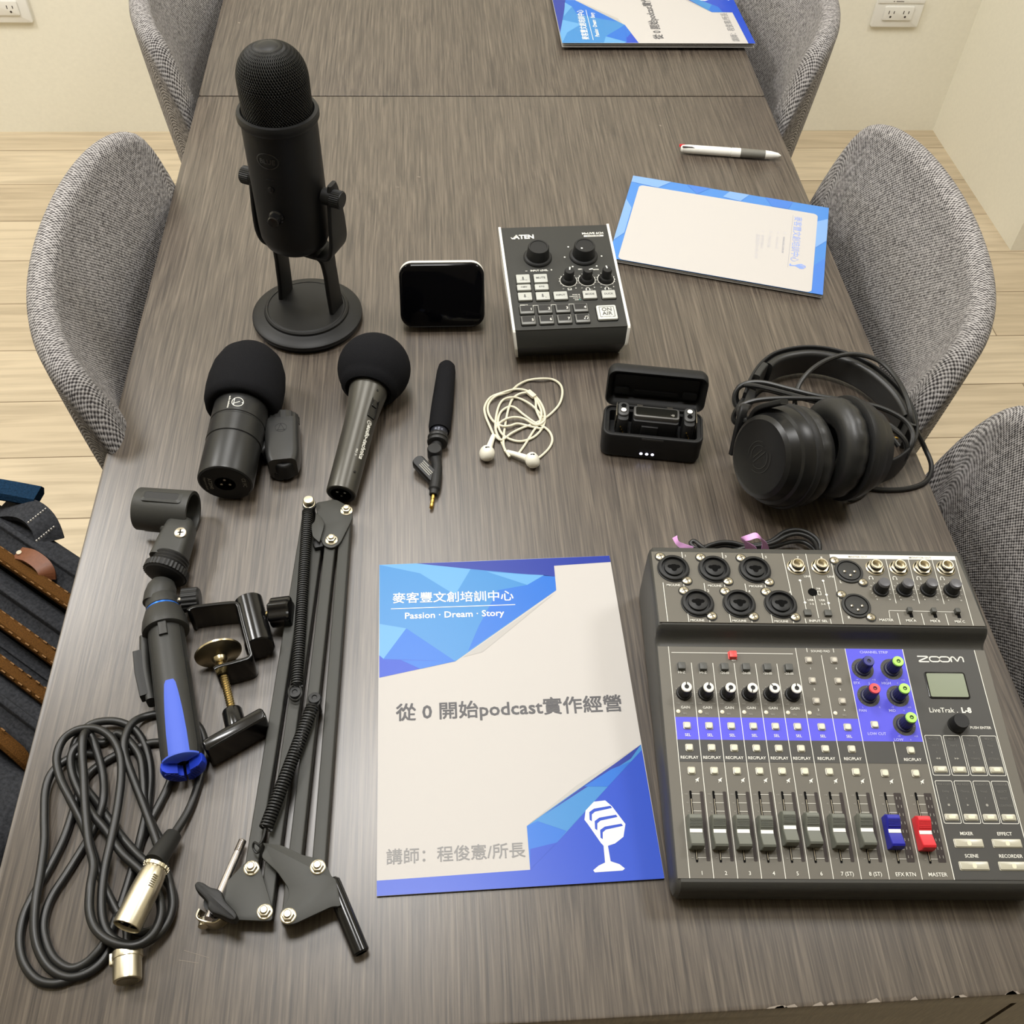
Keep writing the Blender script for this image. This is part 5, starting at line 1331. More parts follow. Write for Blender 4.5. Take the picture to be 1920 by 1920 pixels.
for x, y, z in ((1065, 1338, .0205), (1183, 1372, .0265)):
    M = TR(*cc(x, y, z)); M[2][3] = T; b = MB(); b.lathe([(.0036, .004), (.0036, z - .004), (.0054, z - .0035), (.0054, z - .0005), (.0046, z + .0010), (.0022, z + .0012), (.0018, z + .0004), (0, z + .0004)], 22, 0, M); b.build('spring_peg', M_plas, SA, loc=so, ang=25)
pk0, pk1 = cb(1100, 1010, .0150), cb(1296, 1488, .0085)
M = lying(pk0, pk1); ln = (pk1 - pk0).length
b = MB(); b.lathe([(.0040, -.006), (.0058, -.004), (.0060, 0), (.0060, ln - .001), (.0052, ln), (.0040, ln), (.0038, ln - .004), (0, ln - .004)], 30, 0, M); b.build('mounting_peg', M_gloss, SA, loc=so, ang=30)
r0, r1 = cb(195, 1240, .0230), cb(440, 680, .0080)
M = lying(r0, r1); ln = (r1 - r0).length
thr = [(.0030 - (.0005 if i % 2 else 0), ln * .86 + ln * .14 * i / 14) for i in range(15)]
b = MB(); b.lathe([(.0030, 0), (.0031, ln * .84), (.0025, ln * .85)] + thr + [(0, ln + .0006)], 22, 0, M); b.build('threaded_pin', mat('pin_steel', (216, 212, 214), .25, metal=1), SA, loc=so, ang=25)
b = MB(); b.sweep(smooth_path([cb(150, 1180, .012), cb(125, 1240, .011), cb(165, 1275, .010), cb(250, 1285, .010), cb(305, 1250, .011)], 5), rr(.0016, .014, .0006, 2), (0, 0, 1)); b.lathe([(.0034, -.003), (.0034, .003)], 18, 0, frame(cb(160, 1268, .010), (0, -1, .2))); b.build('pin_yoke', M_nickel, SA, loc=so)
wn = [(92, 985), (112, 965), (150, 972), (205, 1008), (262, 1020), (292, 1045), (300, 1078), (318, 1112), (385, 1180), (402, 1215), (385, 1248), (350, 1245), (285, 1215), (215, 1192), (186, 1160), (188, 1118), (165, 1090), (100, 1025)]
plate(rpoly(wn, 15, cb, .03), .0235, .0325, cb, 'wing_nut', .0018, M_plas)
b = MB(); M = TR(*cb(235, 1130, .02)); M[2][3] = T; b.lathe([(.0066, .0085), (.0066, .0236)], 20, 0, M); b.build('nut_stem', M_plas, SA, loc=so)

# ------------------------------------------------------------------ table clamp
TC = thing('table_clamp', 'black C-clamp with a brass screw and cup between the tripod grip and the scissor arm', 'clamp', P(400, 1260)); to = TC.location
Hc = .030
outl = [cc(425, 848, Hc), cc(450, 828, Hc), cc(560, 812, Hc), cc(690, 800, Hc), cc(722, 812, Hc), cc(735, 850, Hc), cc(762, 960, Hc), cc(795, 1085, Hc), cc(798, 1115, Hc), cc(775, 1135, Hc), cc(690, 1160, Hc), cc(610, 1180, Hc), cc(580, 1195, Hc)]
b = MB(); pts = [Vector((p.x, p.y, T + Hc / 2 + .0006)) for p in smooth_path(outl, 4)]
b.sweep(pts, rr(.0032, Hc, .0008, 3), (0, 0, 1)); b.build('frame', M_gloss, TC, loc=to, ang=40)
b = MB(); p0, p1 = cc(790, 800, .017), cc(858, 1075, .017); M = frame(p0, p1 - p0, (0, 0, 1)); ln = (p1 - p0).length
b.rings([[(x, y, z) for x, y in rr(.0300 - 2 * i, .0235 - 2 * i, .0110 - i, 6)] for z, i in ((0, .001), (.001, 0), (ln - .001, 0), (ln, .001))], 0, M)
b.lathe([(.0060, -.0003), (0, -.0003)], 20, 1, M, False, True); b.build('socket_tube', [M_gloss, M_void], TC, loc=to, ang=40)
q0, q1 = cc(855, 872, .017), cc(945, 862, .019); b = MB(); b.tube([q0, q1], .0026, 14); b.build('set_screw', M_brass, TC, loc=to)
M = frame(cc(920, 862, .019), q1 - q0, (0, 0, 1)); nl = 6
def lob(r, z): return [((r * (1 + .10 * math.cos(nl * 2 * math.pi * i / 48))) * math.cos(2 * math.pi * i / 48), (r * (1 + .10 * math.cos(nl * 2 * math.pi * i / 48))) * math.sin(2 * math.pi * i / 48), z) for i in range(48)]
b = MB(); b.rings([lob(.0105, 0), lob(.0116, .0012), lob(.0118, .0165), lob(.0105, .0180)], 0, M); b.build('knob', M_gloss, TC, loc=to, ang=35)
s0, s1 = cc(606, 1105, .0165), cc(714, 1558, .0165); M = lying(s1, s0); ln = (s0 - s1).length
b = MB(); k = int(ln / .0011); b.lathe([(.0031 + (.00035 if i % 2 else -.00025), .0011 * i) for i in range(k)], 18, 0, M); b.build('screw', M_brass, TC, loc=to, ang=20)
b = MB(); b.lathe([(.0050, -.0075), (.0060, -.006), (.0064, -.0035), (.0090, -.0022), (.0165, .0002), (.0190, .0016), (.0193, .0030), (.0180, .0034), (.0090, .0020), (0, .0020)], 40, 0, M @ TR(0, 0, ln - .002)); b.build('pressure_cup', mat('cup_nickel', (196, 182, 148), .28, metal=1), TC, loc=to, ang=35)
b = MB(); h0, h1 = cc(552, 1702, .0165), cc(882, 1512, .0165); M3 = frame((h0 + h1) / 2, Vector((0, 0, 1)), h1 - h0); hl_ = (h1 - h0).length
b.rings([[(x, y, z) for x, y in rr(hl_ + .004 - 2 * i, .0105 - 2 * i, .0030, 4)] for z, i in ((-.0140, .0012), (-.0128, 0), (.0128, 0), (.0140, .0012))], 0, M3)
b.build('handle_bar', M_gloss, TC, loc=to, ang=40)
b = MB(); b.lathe([(.0078, -.012), (.0082, -.004), (.0080, .014), (.0072, .0155), (0, .0156)], 28, 0, M @ TR(0, 0, .002)); b.build('handle_hub', M_gloss, TC, loc=to, ang=30)

# ------------------------------------------------------------------ mini tripod grip with a microphone clip
TG = thing('mini_tripod', 'black folded mini tripod with blue feet, carrying a black microphone clip', 'tripod', P(325, 1260)); go = TG.location
M_tp = noisy(mat('tripod_black', (44, 44, 42), .48, spec=.4), 900, .1)
M_tb = mat('tripod_blue', (62, 90, 196), .6); M_tb2 = mat('foot_blue', (26, 58, 190), .5)
g0, g1 = cc(290, 960, .0200), cc(395, 1762, .0225); M = frame(g0, g1 - g0, (0, 0, 1)); ln = (g1 - g0).length    # local x: up off the table
for k in range(3):                                                   # three legs folded together
    a = R(0 + 120 * k); b = MB(); rings = []
    for z, ro, wd in ((0, .0145, 1.0), (ln * .1, .0148, 1.0), (ln * .5, .0152, 1.0), (ln * .92, .0158, 1.0), (ln, .0154, .96)):
        ring = [(.0015 * math.cos(a), .0015 * math.sin(a), z)] if False else []
        for j in range(13):
            q = a + R(-57 + 114 * j / 12) * wd; ring.append((ro * math.cos(q), ro * math.sin(q), z))
        for j in range(5):
            q = a + R(50 - 100 * j / 4); ring.append((.0060 * math.cos(q), .0060 * math.sin(q), z))
        rings.append(ring)
    b.rings(rings, 0, M); o = b.build('leg', M_tp, TG, loc=go, ang=40)
    b = MB(); rings = []
    if k == 0: FTm = M_tb
    else: FTm = M_tb2
    ft = [(-.0008, 1.01), (.0006, 1.0), (.0010, .96)] if k == 0 else [(-.0005, 1), (.0030, 1.04), (.0060, .98), (.0080, .8)]
    for z, s_ in ft:
        ring = []
        for j in range(13):
            q = a + R(-56 + 112 * j / 12); ring.append((.0164 * s_ * math.cos(q), .0164 * s_ * math.sin(q), ln + z))
        for j in range(5):
            q = a + R(46 - 92 * j / 4); ring.append((.0045 * math.cos(q), .0045 * math.sin(q), ln + z))
        rings.append(ring)
    b.rings(rings, 0, M)
    if k:
        for i in range(7):
            qq = M @ Matrix.Rotation(a, 4, 'Z') @ TR(.0085, -.0085 + .0028 * i, 0) @ Matrix.Rotation(R(-35), 4, 'Z'); wq = .0042 if i in (0, 6) else .0065 if i in (1, 5) else .0085
            b.box(-wq / 2, wq / 2, -.0005, .0005, ln + .0078, ln + .0084, 1, qq)
    b.build('foot', [FTm, mat('foot_ridge', (16, 40, 150), .5)], o, ang=35)
    bpy.data.objects[o.children[0].name].matrix_basis = TR(*(-go))
    if k == 0:                                                       # blue inlay on the leg that lies uppermost
        b = MB(); v_ = []; m_ = 18; zs = [ln * .475, ln * .50, ln * .58, ln * .70, ln * .85, ln * .995]; wds = [.0030, .0044, .0056, .0068, .0076, .0078]
        for z, w2 in zip(zs, wds):
            for j in range(9):
                q = (w2 * (-1 + j / 4)) / .0155; ro = .0146 + .0012 * min(z / ln, .92) / .92 + .0004
                v_.append((ro * math.cos(q), ro * math.sin(q), z))
        b.add(v_, [(i * 9 + j, i * 9 + j + 1, i * 9 + j + 10, i * 9 + j + 9) for i in range(5) for j in range(8)], 0, M)
        b.build('inlay', M_tb, o); bpy.data.objects[[c for c in o.children if c.name.startswith('inlay')][0].name].matrix_basis = TR(*(-go))
b = MB(); b.lathe([(.0120, -.0330), (.0136, -.0300), (.0138, -.0215), (.0128, -.0205), (.0128, -.0190), (.0150, -.0180), (.0180, -.0080), (.0190, -.0010), (.0188, .0030), (.0165, .0040)], 40, 0, M @ TR(0, 0, 0)); b.build('collar', M_tp, TG, loc=go, ang=30)
b = MB(); b.lathe([(.0134, -.0206), (.0141, -.0202), (.0141, -.0186), (.0134, -.0182)], 40, 0, M); b.build('blue_ring', mat('anodised_blue', (40, 110, 210), .25, metal=.6), TG, loc=go, ang=30)
b = MB(); b.rings([[(x, y, z) for x, y in rr(.007, .0070, .001, 2, .0135, 0)] for z in (-.006, .016)], 0, M); b.build('hinge_tab', M_tp, TG, loc=go)
for a in (55, -55, 100):
    b = MB(); b.lathe([(.0016, 0), (.0016, .0006), (0, .0010)], 10, 0, M @ frame((.0170 * math.cos(R(a)), .0170 * math.sin(R(a)), .0005), (math.cos(R(a)), math.sin(R(a)), .3))); b.build('pivot_screw', M_steel, TG, loc=go)
b = MB(); pa = [cc(195, 1000, .012), cc(160, 1100, .012), cc(150, 1200, .012), cc(175, 1330, .012), cc(200, 1390, .012)]
b.sweep(smooth_path([cc(165, 1020, .014), cc(170, 1200, .014), cc(205, 1400, .014)], 5), rr(.007, .014, .003, 3), (0, 0, 1)); b.build('leg_lock', M_tp, TG, loc=go)
b = MB(); b.sweep([cc(128, 1105, .016), cc(140, 1230, .016), cc(172, 1370, .016)], rr(.008, .010, .001, 2), (0, 0, 1)); b.build('latch', M_plas, TG, loc=go)
b = MB(); b.tube([cc(330, 790, .018), cc(405, 785, .018)], .0035, 14); b.build('knob_shaft', M_steel, TG, loc=go)
kx0, kx1 = cc(392, 788, .018), cc(486, 778, .018); Q = frame(kx0, kx1 - kx0, (0, 0, 1)); kl = (kx1 - kx0).length
b = MB(); b.rings([[((.0105 - (.0006 if i % 4 < 2 else 0)) * math.cos(2 * math.pi * i / 64), (.0105 - (.0006 if i % 4 < 2 else 0)) * math.sin(2 * math.pi * i / 64), z) for i in range(64)] for z in (0, kl)], 0, Q); b.lathe([(.0098, kl), (.0085, kl + .0016), (0, kl + .0018)], 32, 0, Q, False, True); b.build('ball_lock_knob', M_plas, TG, loc=go, ang=25)
# ball head, thread plate, clip
hb = cc(262, 735, .020); ht = cc(290, 625, .021); Q = lying(hb, ht); hl2 = (ht - hb).length
b = MB(); b.lathe([(.0125, -.0130), (.0132, -.004), (.0122, .004), (.0095, .0095), (.0060, .0110), (0, .0110)], 32, 0, Q); b.build('ball_socket', M_tp, TG, loc=go, ang=40)
b = MB(); b.cyl(.0045, 0, hl2, 16, 0, Q); b.build('ball_stem', M_plas, TG, loc=go)
r0_ = cc(285, 632, .0205); r1_ = cc(318, 560, .0215); Q = lying(r0_, r1_); rl = (r1_ - r0_).length
b = MB(); b.rings([[((.0195 - (.0006 if i % 2 else 0)) * math.cos(2 * math.pi * i / 72), (.0195 - (.0006 if i % 2 else 0)) * math.sin(2 * math.pi * i / 72), z) for i in range(72)] for z in (0, .0060)], 0, Q); b.lathe([(.0100, -.004), (.0170, -.0015), (.0185, .0002)], 40, 0, Q, True, False); b.lathe([(.0185, .0058), (.0120, .0064)], 40, 0, Q, False, True); b.build('thread_plate', M_plas, TG, loc=go, ang=25)
b = MB(); rings = []
for k in range(8):
    z = .0064 + k * .0016; rings.append([((.0158 - (.0008 if k % 2 else 0)) * math.cos(2 * math.pi * i / 48), (.0158 - (.0008 if k % 2 else 0)) * math.sin(2 * math.pi * i / 48), z) for i in range(48)])
b.rings(rings, 0, Q); b.build('adapter_ring', M_plas, TG, loc=go, ang=20)
M_clip = noisy(mat('clip_rubber', (50, 50, 47), .5, spec=.4), 900, .12)
n0, n1_ = cc(312, 530, .021), cc(380, 360, .022); Q = frame(n0, n1_ - n0, (0, 0, 1)); nl_ = (n1_ - n0).length
b = MB(); b.rings([[(x, y, z) for x, y in rr(a, w, .006, 5)] for z, a, w in ((-.004, .0250, .0300), (nl_ * .4, .0245, .0285), (nl_ * .8, .0235, .0265), (nl_ + .003, .0215, .0250), (nl_ + .0090, .0150, .0170))], 0, Q); b.build('clip_neck', M_clip, TG, loc=go, ang=45)
b = MB(); sc_ = frame(cc(378, 380, .0345), (0, -.15, 1)); b.lathe([(.0052, -.002), (.0052, .0004), (.0044, .0008), (0, .0008)], 24, 0, sc_); b.line(-.0030, 0, .0030, 0, .0010, .0009, 1, sc_); b.line(0, -.0030, 0, .0030, .0010, .0009, 1, sc_); b.build('clip_screw', [M_steel, M_void], TG, loc=go)
e0, e1 = cc(130, 235, .021), cc(455, 262, .022); Q = frame(e0, e1 - e0, (0, 0, 1)); el_ = (e1 - e0).length                      # local x up
def gapring(z, ro, ri, a0=-205, a1=118, n=30):
    o_ = [(ro * math.cos(R(a0 + (a1 - a0) * i / n)), ro * math.sin(R(a0 + (a1 - a0) * i / n)), z) for i in range(n + 1)]
    i_ = [(ri * math.cos(R(a0 + (a1 - a0) * i / n)), ri * math.sin(R(a0 + (a1 - a0) * i / n)), z) for i in range(n + 1)]
    return o_ + i_[::-1]
b = MB()
b.rings([gapring(z, ro, ri) for z, ro, ri in ((0, .0190, .0160), (.001, .0196, .0158), (el_ - .0015, .0204, .0168), (el_, .0200, .0172))], 0, Q)
b.build('clip_cradle', M_clip, TG, loc=go, ang=35)
b = MB(); sl = MB()
for z, i in ((.0, 0),):
    o_ = rr(.0125, el_ * .74, .003, 5, 0, 0); i2 = rr(.0078, el_ * .62, .002, 5, 0, 0)
Qs = Q @ TR(.0203, 0, el_ * .52) @ frame((0, 0, 0), (1, 0, 0), (0, 1, 0))
n_ = len(o_); b.add([(x, y, 0) for x, y in o_] + [(x, y, .0010) for x, y in i2], [(i, (i + 1) % n_, (i + 1) % n_ + n_, i + n_) for i in range(n_)], 0, Qs); b.flat(i2, .0008, 1, Qs)
b.build('clip_slot', [M_clip, mat('slot_shade', (20, 20, 20), .6)], TG, loc=go, smooth=False)
b = MB(); b.rings([[(x, y, z) for x, y in rr(.018, .024, .005, 4)] for z in (0, .016)], 0, frame(cc(330, 340, .016), cc(380, 360, .016) - cc(330, 310, .016), (0, 0, 1))); b.build('clip_web', M_clip, TG, loc=go)

# ------------------------------------------------------------------ XLR lead
cx = crop(0, 1320, 3.31)
XL = thing('audio_cable', 'coiled black microphone cable with silver connectors at the front left of the table', 'cable', P(200, 1610)); xo = XL.location
path = [(1000, 930, .020), (1085, 800, .012), (1180, 640, .006), (1250, 430, .0045), (1275, 290, .0045), (1240, 150, .0045), (1140, 80, .0045), (1000, 62, .0045), (900, 78, .006), (820, 120, .011), (775, 210, .014), (772, 300, .014), (810, 420, .013), (880, 600, .012), (950, 790, .012), (1005, 960, .011), (1050, 1100, .010), (1070, 1250, .010), (1030, 1370, .012), (940, 1460, .015), (820, 1500, .017), (700, 1455, .017), (640, 1350, .016), (630, 1200, .016), (650, 1020, .016), (690, 840, .017), (730, 640, .017), (752, 450, .017), (745, 320, .017), (700, 220, .017), (630, 165, .017), (560, 150, .017), (470, 165, .016), (390, 225, .014), (352, 330, .013), (370, 450, .013), (430, 580, .014), (510, 740, .011), (570, 900, .009), (620, 1060, .009), (690, 1220, .008), (770, 1350, .007), (880, 1420, .006), (1000, 1370, .0045), (1075, 1260, .0045), (1060, 1140, .006), (980, 1040, .009), (880, 960, .011), (770, 840, .008), (680, 720, .006), (600, 610, .005), (530, 520, .0045), (470, 420, .0045), (450, 320, .0045), (475, 220, .006), (560, 130, .010), (680, 105, .010), (790, 130, .008), (870, 200, .006), (920, 320, .005), (935, 460, .0045), (915, 640, .006), (875, 820, .008), (840, 960, .005), (790, 1130, .0045), (740, 1280, .006), (680, 1420, .010), (620, 1520, .010), (530, 1610, .008), (430, 1640, .007), (330, 1570, .006), (278, 1440, .005), (275, 1330, .005), (320, 1200, .0045), (410, 1060, .0045), (510, 900, .0045), (590, 760, .008), (640, 600, .012), (640, 450, .010), (600, 290, .012), (560, 190, .013), (520, 190, .021), (510, 300, .022), (520, 470, .020), (530, 660, .020), (550, 860, .020), (580, 1000, .020), (560, 1140, .023), (555, 1280, .022), (590, 1390, .022), (680, 1470, .024), (800, 1500, .025), (900, 1470, .023), (970, 1390, .020), (1000, 1270, .018), (960, 1130, .016), (880, 1040, .014), (760, 930, .014), (670, 800, .012), (580, 690, .013), (500, 560, .010), (450, 440, .010), (440, 330, .010), (480, 260, .010), (560, 230, .006), (640, 240, .0045), (700, 200, .0045), (740, 185, .006), (800, 230, .009), (870, 330, .010), (890, 480, .010), (900, 640, .009), (955, 770, .008), (1000, 860, .009), (1010, 960, .010), (990, 1050, .010)]
b = MB(); b.tube(smooth_path([cx(p[0], p[1], p[2] * .76) for p in path], 6), .0032, 12)
b.build('lead', M_cable, XL, loc=xo)
path = [(1040, 520, .0045), (980, 640, .0045), (900, 790, .0045), (860, 900, .0045), (790, 1120, .0045), (690, 1380, .005), (640, 1500, .005), (560, 1590, .0045), (470, 1635, .0045)]
b = MB(); b.tube(smooth_path([cx(p[0], p[1], p[2] * .76) for p in [(1100, 300, .0045), (1070, 430, .0045)] + path[:4] + [(850, 1000, .004)]], 6), .0032, 12); b.build('lead', M_cable, XL, loc=xo)
path = [(600, 310, .0045), (500, 315, .005), (400, 355, .008), (320, 430, .009), (282, 540, .009), (275, 700, .009), (275, 860, .009), (250, 1050, .011), (220, 1230, .012), (212, 1400, .010), (240, 1530, .008), (310, 1640, .007), (420, 1695, .0065), (540, 1670, .006), (640, 1590, .006), (690, 1480, .006), (700, 1380, .006), (760, 1300, .010), (790, 1420, .010), (780, 1520, .0095)]
b = MB(); b.tube(smooth_path([cx(p[0], p[1], p[2] * .76) for p in path], 6), .0032, 12); b.build('lead', M_cable, XL, loc=xo)
path = [(1150, 235, .0045), (1040, 238, .0045), (940, 242, .0045), (860, 268, .0045), (760, 300, .0045), (660, 352, .0045), (560, 425, .0045), (500, 520, .0045), (450, 680, .0045), (390, 850, .0045), (300, 1030, .0045), (200, 1200, .0045), (140, 1340, .0045), (122, 1480, .0045), (150, 1610, .0045), (230, 1710, .0045), (340, 1735, .0045), (450, 1700, .0045), (560, 1620, .0045), (640, 1530, .0045)]
b = MB(); b.tube(smooth_path([cx(p[0], p[1], p[2] * .76) for p in path], 6), .0032, 12); b.build('lead', M_cable, XL, loc=xo)
v0, v1 = cx(785, 1385, .0275), cx(975, 1000, .0235); M = lying(v0, v1); ln = (v1 - v0).length
b = MB(); b.lathe([(.0092, .012), (.0086, .0010), (.0089, 0), (.0097, .0003), (.0099, .003), (.0099, ln * .55), (.0092, ln * .8), (.0082, ln * .93), (.0080, ln * .94), (.0086, ln * .95), (.0088, ln), (.0060, ln + .001)], 44, 0, M, False, True); b.lathe([(.0088, .003), (0, .003)], 30, 1, M, False, True)
for k in range(3):
    a = R(90 + 120 * k); b.cyl(.0010, .0015, .006, 10, 0, M @ TR(.0042 * math.cos(a), .0042 * math.sin(a), 0))
for k in range(16):
    a = 2 * math.pi * k / 16; b.box(-.0007, .0007, .0085, .0093, ln * .945, ln * .998, 0, M @ Matrix.Rotation(a, 4, 'Z'))
iu = M.inverted().to_3x3() @ Vector((.25, -.3, 1)); ua = math.degrees(math.atan2(iu.y, iu.x))
for k in range(6): b.box(-.0020, .0020, .0098, .0101, ln * .60 + k * .0016, ln * .60 + k * .0016 + .0006, 2, M @ Matrix.Rotation(R(ua - 90 + 18), 4, 'Z'))
b.build('male_connector', [M_nickel, M_void, mat('engraved', (130, 122, 102), .5, metal=.8)], XL, loc=xo, ang=25)
w0, w1 = cx(960, 985, .0233), cx(1075, 815, .0120); b = MB(); b.tube([w0, w0 + (w1 - w0) * .3, w0 + (w1 - w0) * .85, w1], [.0078, .0076, .0066, .0062], 24); b.build('strain_relief', M_rubber, XL, loc=xo)
f0_, f1_ = cx(790, 1722, .0105), cx(792, 1530, .0105); M = lying(f0_, f1_); ln = (f1_ - f0_).length
b = MB(); b.lathe([(.0084, 0), (.0092, .0006), (.0094, .002), (.0094, ln * .72), (.0100, ln * .73), (.0102, ln * .80), (.0100, ln * .98), (.0070, ln)], 40, 0, M); b.lathe([(.0070, -.0002), (0, -.0002)], 30, 1, M, False, True)
b.rbox(0, 0, 0, .0020, .0040, ln * .45, .001, .0005, 0, M @ frame((0, .0088, ln * .42), (0, 1, 0), (1, 0, 0))); b.rbox(.0, 0, 0, .0022, .0042, ln * .42, .001, .0005, 0, M @ frame((-.0095, .0, ln * .80), (-1, 0, 0), (0, 1, 0)))
b.build('female_connector', [M_nickel, mat('connector_face', (150, 144, 128), .4, metal=.8)], XL, loc=xo, ang=25)

# ------------------------------------------------------------------ booklets
def homog(src, w, h):
    """outline of a page in the photograph (tl, tr, br, bl) -> page coordinates, origin at its middle"""
    dst = [(-w / 2, h / 2), (w / 2, h / 2), (w / 2, -h / 2), (-w / 2, -h / 2)]; A = []
    for (x, y), (u, v) in zip(src, dst):
        A += [[x, y, 1, 0, 0, 0, -u * x, -u * y, -u], [0, 0, 0, x, y, 1, -v * x, -v * y, -v]]
    Hm = np.linalg.svd(np.array(A, float))[2][-1].reshape(3, 3)
    def f(x, y):
        q = Hm @ np.array([x, y, 1]); return (q[0] / q[2], q[1] / q[2])
    return f
B0, B1, B2, B3, B4 = [mat('cover_' + n, c, .34, spec=.4) for n, c in (('deep_blue', (8, 62, 178)), ('mid_blue', (10, 98, 190)), ('light_blue', (46, 122, 184)), ('pale_blue', (84, 148, 200)), ('royal_blue', (8, 40, 140)))]
M_cover = noisy(mat('cover_white', (185, 181, 177), .5, spec=.3), 300, .06, .0002)
M_grey1, M_grey2 = mat('title_grey', (78, 77, 80), .55), mat('name_grey', (128, 127, 127), .55); M_shd = mat('cover_grey', (168, 165, 161), .45)
cmats = [M_cover, B0, B1, B2, B3, B4, M_paint, M_grey1, M_grey2, M_shd]
def page_sheet(b, w, h, z, mi, curl, nx=16, ny=20, th=.0003):
    v = []; f = []
    for j in range(ny + 1):
        for i in range(nx + 1):
            x, y = -w / 2 + w * i / nx, -h / 2 + h * j / ny; v.append((x, y, z + curl(x, y)))
    n = len(v); v += [(x, y, q - th) for x, y, q in v]
    for j in range(ny):
        for i in range(nx):
            a = j * (nx + 1) + i; q = (a, a + 1, a + nx + 2, a + nx + 1); f.append(q); f.append(tuple(k + n for k in reversed(q)))
    edge = [i for i in range(nx + 1)] + [j * (nx + 1) + nx for j in range(1, ny + 1)] + [ny * (nx + 1) + i for i in range(nx - 1, -1, -1)] + [j * (nx + 1) for j in range(ny - 1, 0, -1)]
    for a, c in zip(edge, edge[1:] + edge[:1]): f.append((a, a + n, c + n, c))
    b.add(v, f, mi)
def front_cover(root, w, h, curl, z):
    b = MB(); page_sheet(b, w, h, z, 0, curl)
    sub = MB()
    hm = homog([(92, 108), (1270, 58), (1552, 1708), (68, 1815)], w - .0002, h - .0002)
    def pg(pts, mi, lv=1): sub.flat([hm(*p) for p in pts], .00002 * lv, mi)
    pg([(92, 108), (420, 95), (1270, 58), (1276, 90), (987, 110), (998, 235), (480, 600), (88, 686)], 3)
    pg([(280, 100), (640, 86), (1270, 58), (1276, 90), (987, 110), (992, 165), (800, 150), (560, 128)], 5, 2)
    pg([(850, 208), (935, 158), (992, 165), (996, 208)], 2, 2); pg([(850, 208), (996, 208), (998, 235), (940, 275), (700, 235)], 2, 3)
    pg([(640, 140), (800, 152), (935, 158), (850, 208)], 4, 3)
    pg([(92, 410), (228, 432), (110, 588), (88, 570)], 4, 2); pg([(228, 432), (545, 548), (480, 600)], 3, 3); pg([(228, 432), (480, 600), (110, 590)], 2, 4)
    pg([(88, 570), (110, 590), (480, 600), (88, 686)], 1, 3); pg([(200, 595), (480, 600), (300, 640)], 2, 5); pg([(92, 108), (280, 100), (560, 128), (480, 260), (300, 150)], 4, 2); pg([(545, 548), (940, 275), (700, 235), (600, 420)], 2, 2); pg([(545, 548), (600, 420), (228, 432)], 3, 4)
    pg([(990, 250), (620, 552), (520, 578)], 9, 6)
    pg([(1432, 1022), (1552, 1706), (1550, 1712), (68, 1815), (68, 1735), (862, 1672), (845, 1446)], 1)
    pg([(845, 1446), (1432, 1022), (1434, 1052), (1262, 1240), (1000, 1530), (862, 1672)], 3, 2); pg([(930, 1390), (1432, 1022), (1380, 1095)], 5, 3); pg([(845, 1446), (900, 1420), (1050, 1470), (1000, 1530)], 2, 4)
    pg([(845, 1446), (1000, 1530), (862, 1672)], 2, 5); pg([(900, 1420), (1100, 1330), (1262, 1240), (1050, 1470)], 3, 6); pg([(862, 1565), (1000, 1530), (862, 1672)], 1, 6); pg([(1140, 1240), (1262, 1240), (1380, 1110), (1280, 1150)], 2, 6)
    pg([(1432, 1022), (1300, 1120), (850, 1440), (1100, 1235)], 9, 7)
    G_ = [(1142, 1412), (1150, 1345), (1178, 1320), (1248, 1311), (1282, 1340), (1352, 1432), (1342, 1498), (1300, 1532), (1262, 1545), (1276, 1625), (1322, 1640), (1350, 1662), (1338, 1672), (1195, 1683), (1187, 1672), (1215, 1648), (1248, 1632), (1240, 1545), (1226, 1530), (1158, 1432)]
    pg(G_, 6, 3)
    for o_ in ((0, 0), (28, 46), (56, 92)):
        pg([(1168 + o_[0], 1412 + o_[1]), (1166 + o_[0], 1372 + o_[1]), (1190 + o_[0], 1354 + o_[1]), (1276 + o_[0], 1338 + o_[1]), (1284 + o_[0], 1350 + o_[1]), (1196 + o_[0], 1370 + o_[1]), (1180 + o_[0], 1384 + o_[1]), (1180 + o_[0], 1420 + o_[1])], 1, 4)
    def tline(body, x0, y0, x1, y1, mi, bold, z_=.00016):
        p, q = hm(x0, y0), hm(x1, y1); ww = math.dist(p, q)
        for dx, dy in ((0, 0), (bold, 0), (0, bold), (bold, bold))[:4 if bold else 1]: sub.text(body, p[0] + dx, p[1] + dy, None, ww - bold, z_ + dx * .02 + dy * .04, mi, None, 'l', 0, math.atan2(q[1] - p[1], q[0] - p[0]))
    tline('麥客豐文創培訓中心', 158, 300, 780, 284, 6, .00022)
    p, q = hm(150, 333), hm(788, 309); sub.line(*p, *q, .0007, .00016, 6)
    tline('Passion · Dream · Story', 222, 384, 732, 366, 6, .00025)
    tline('從 0 開始podcast實作經營', 172, 902, 1337, 845, 7, .0005)
    tline('講師：程俊憲/所長', 118, 1645, 838, 1600, 8, .0002)
    # carried on the gently curled sheet
    out = []
    for x, y, q in sub.v: out.append((x, y, z + curl(x, y) + .00004 + q))
    b.add(out, sub.f, 0); b.m[-len(sub.m):] = sub.m
    return b.build('front_cover', cmats, root, smooth=False)
def leaves(root, w, h, z0, z1, lift=None, m=M_paper):
    n = 4
    b = MB()
    for i in range(n):
        a = z0 + (z1 - z0) * i / n; c = z0 + (z1 - z0) * (i + .8) / n; e = .0004 * (i % 2)
        b.box(-w / 2 + .0003 + e, w / 2 - .0006 - e, -h / 2 + .0004, h / 2 - .0004, a, c)
    return b.build('inner_pages', m, root, smooth=False)
BK = thing('booklet', 'blue and white booklet lying flat face up in the middle, beside the large mixer', 'booklet', (.0470, .4115, T), .0138, 'course booklets on the tables')
leaves(BK, .210, .297, .0002, .0020)
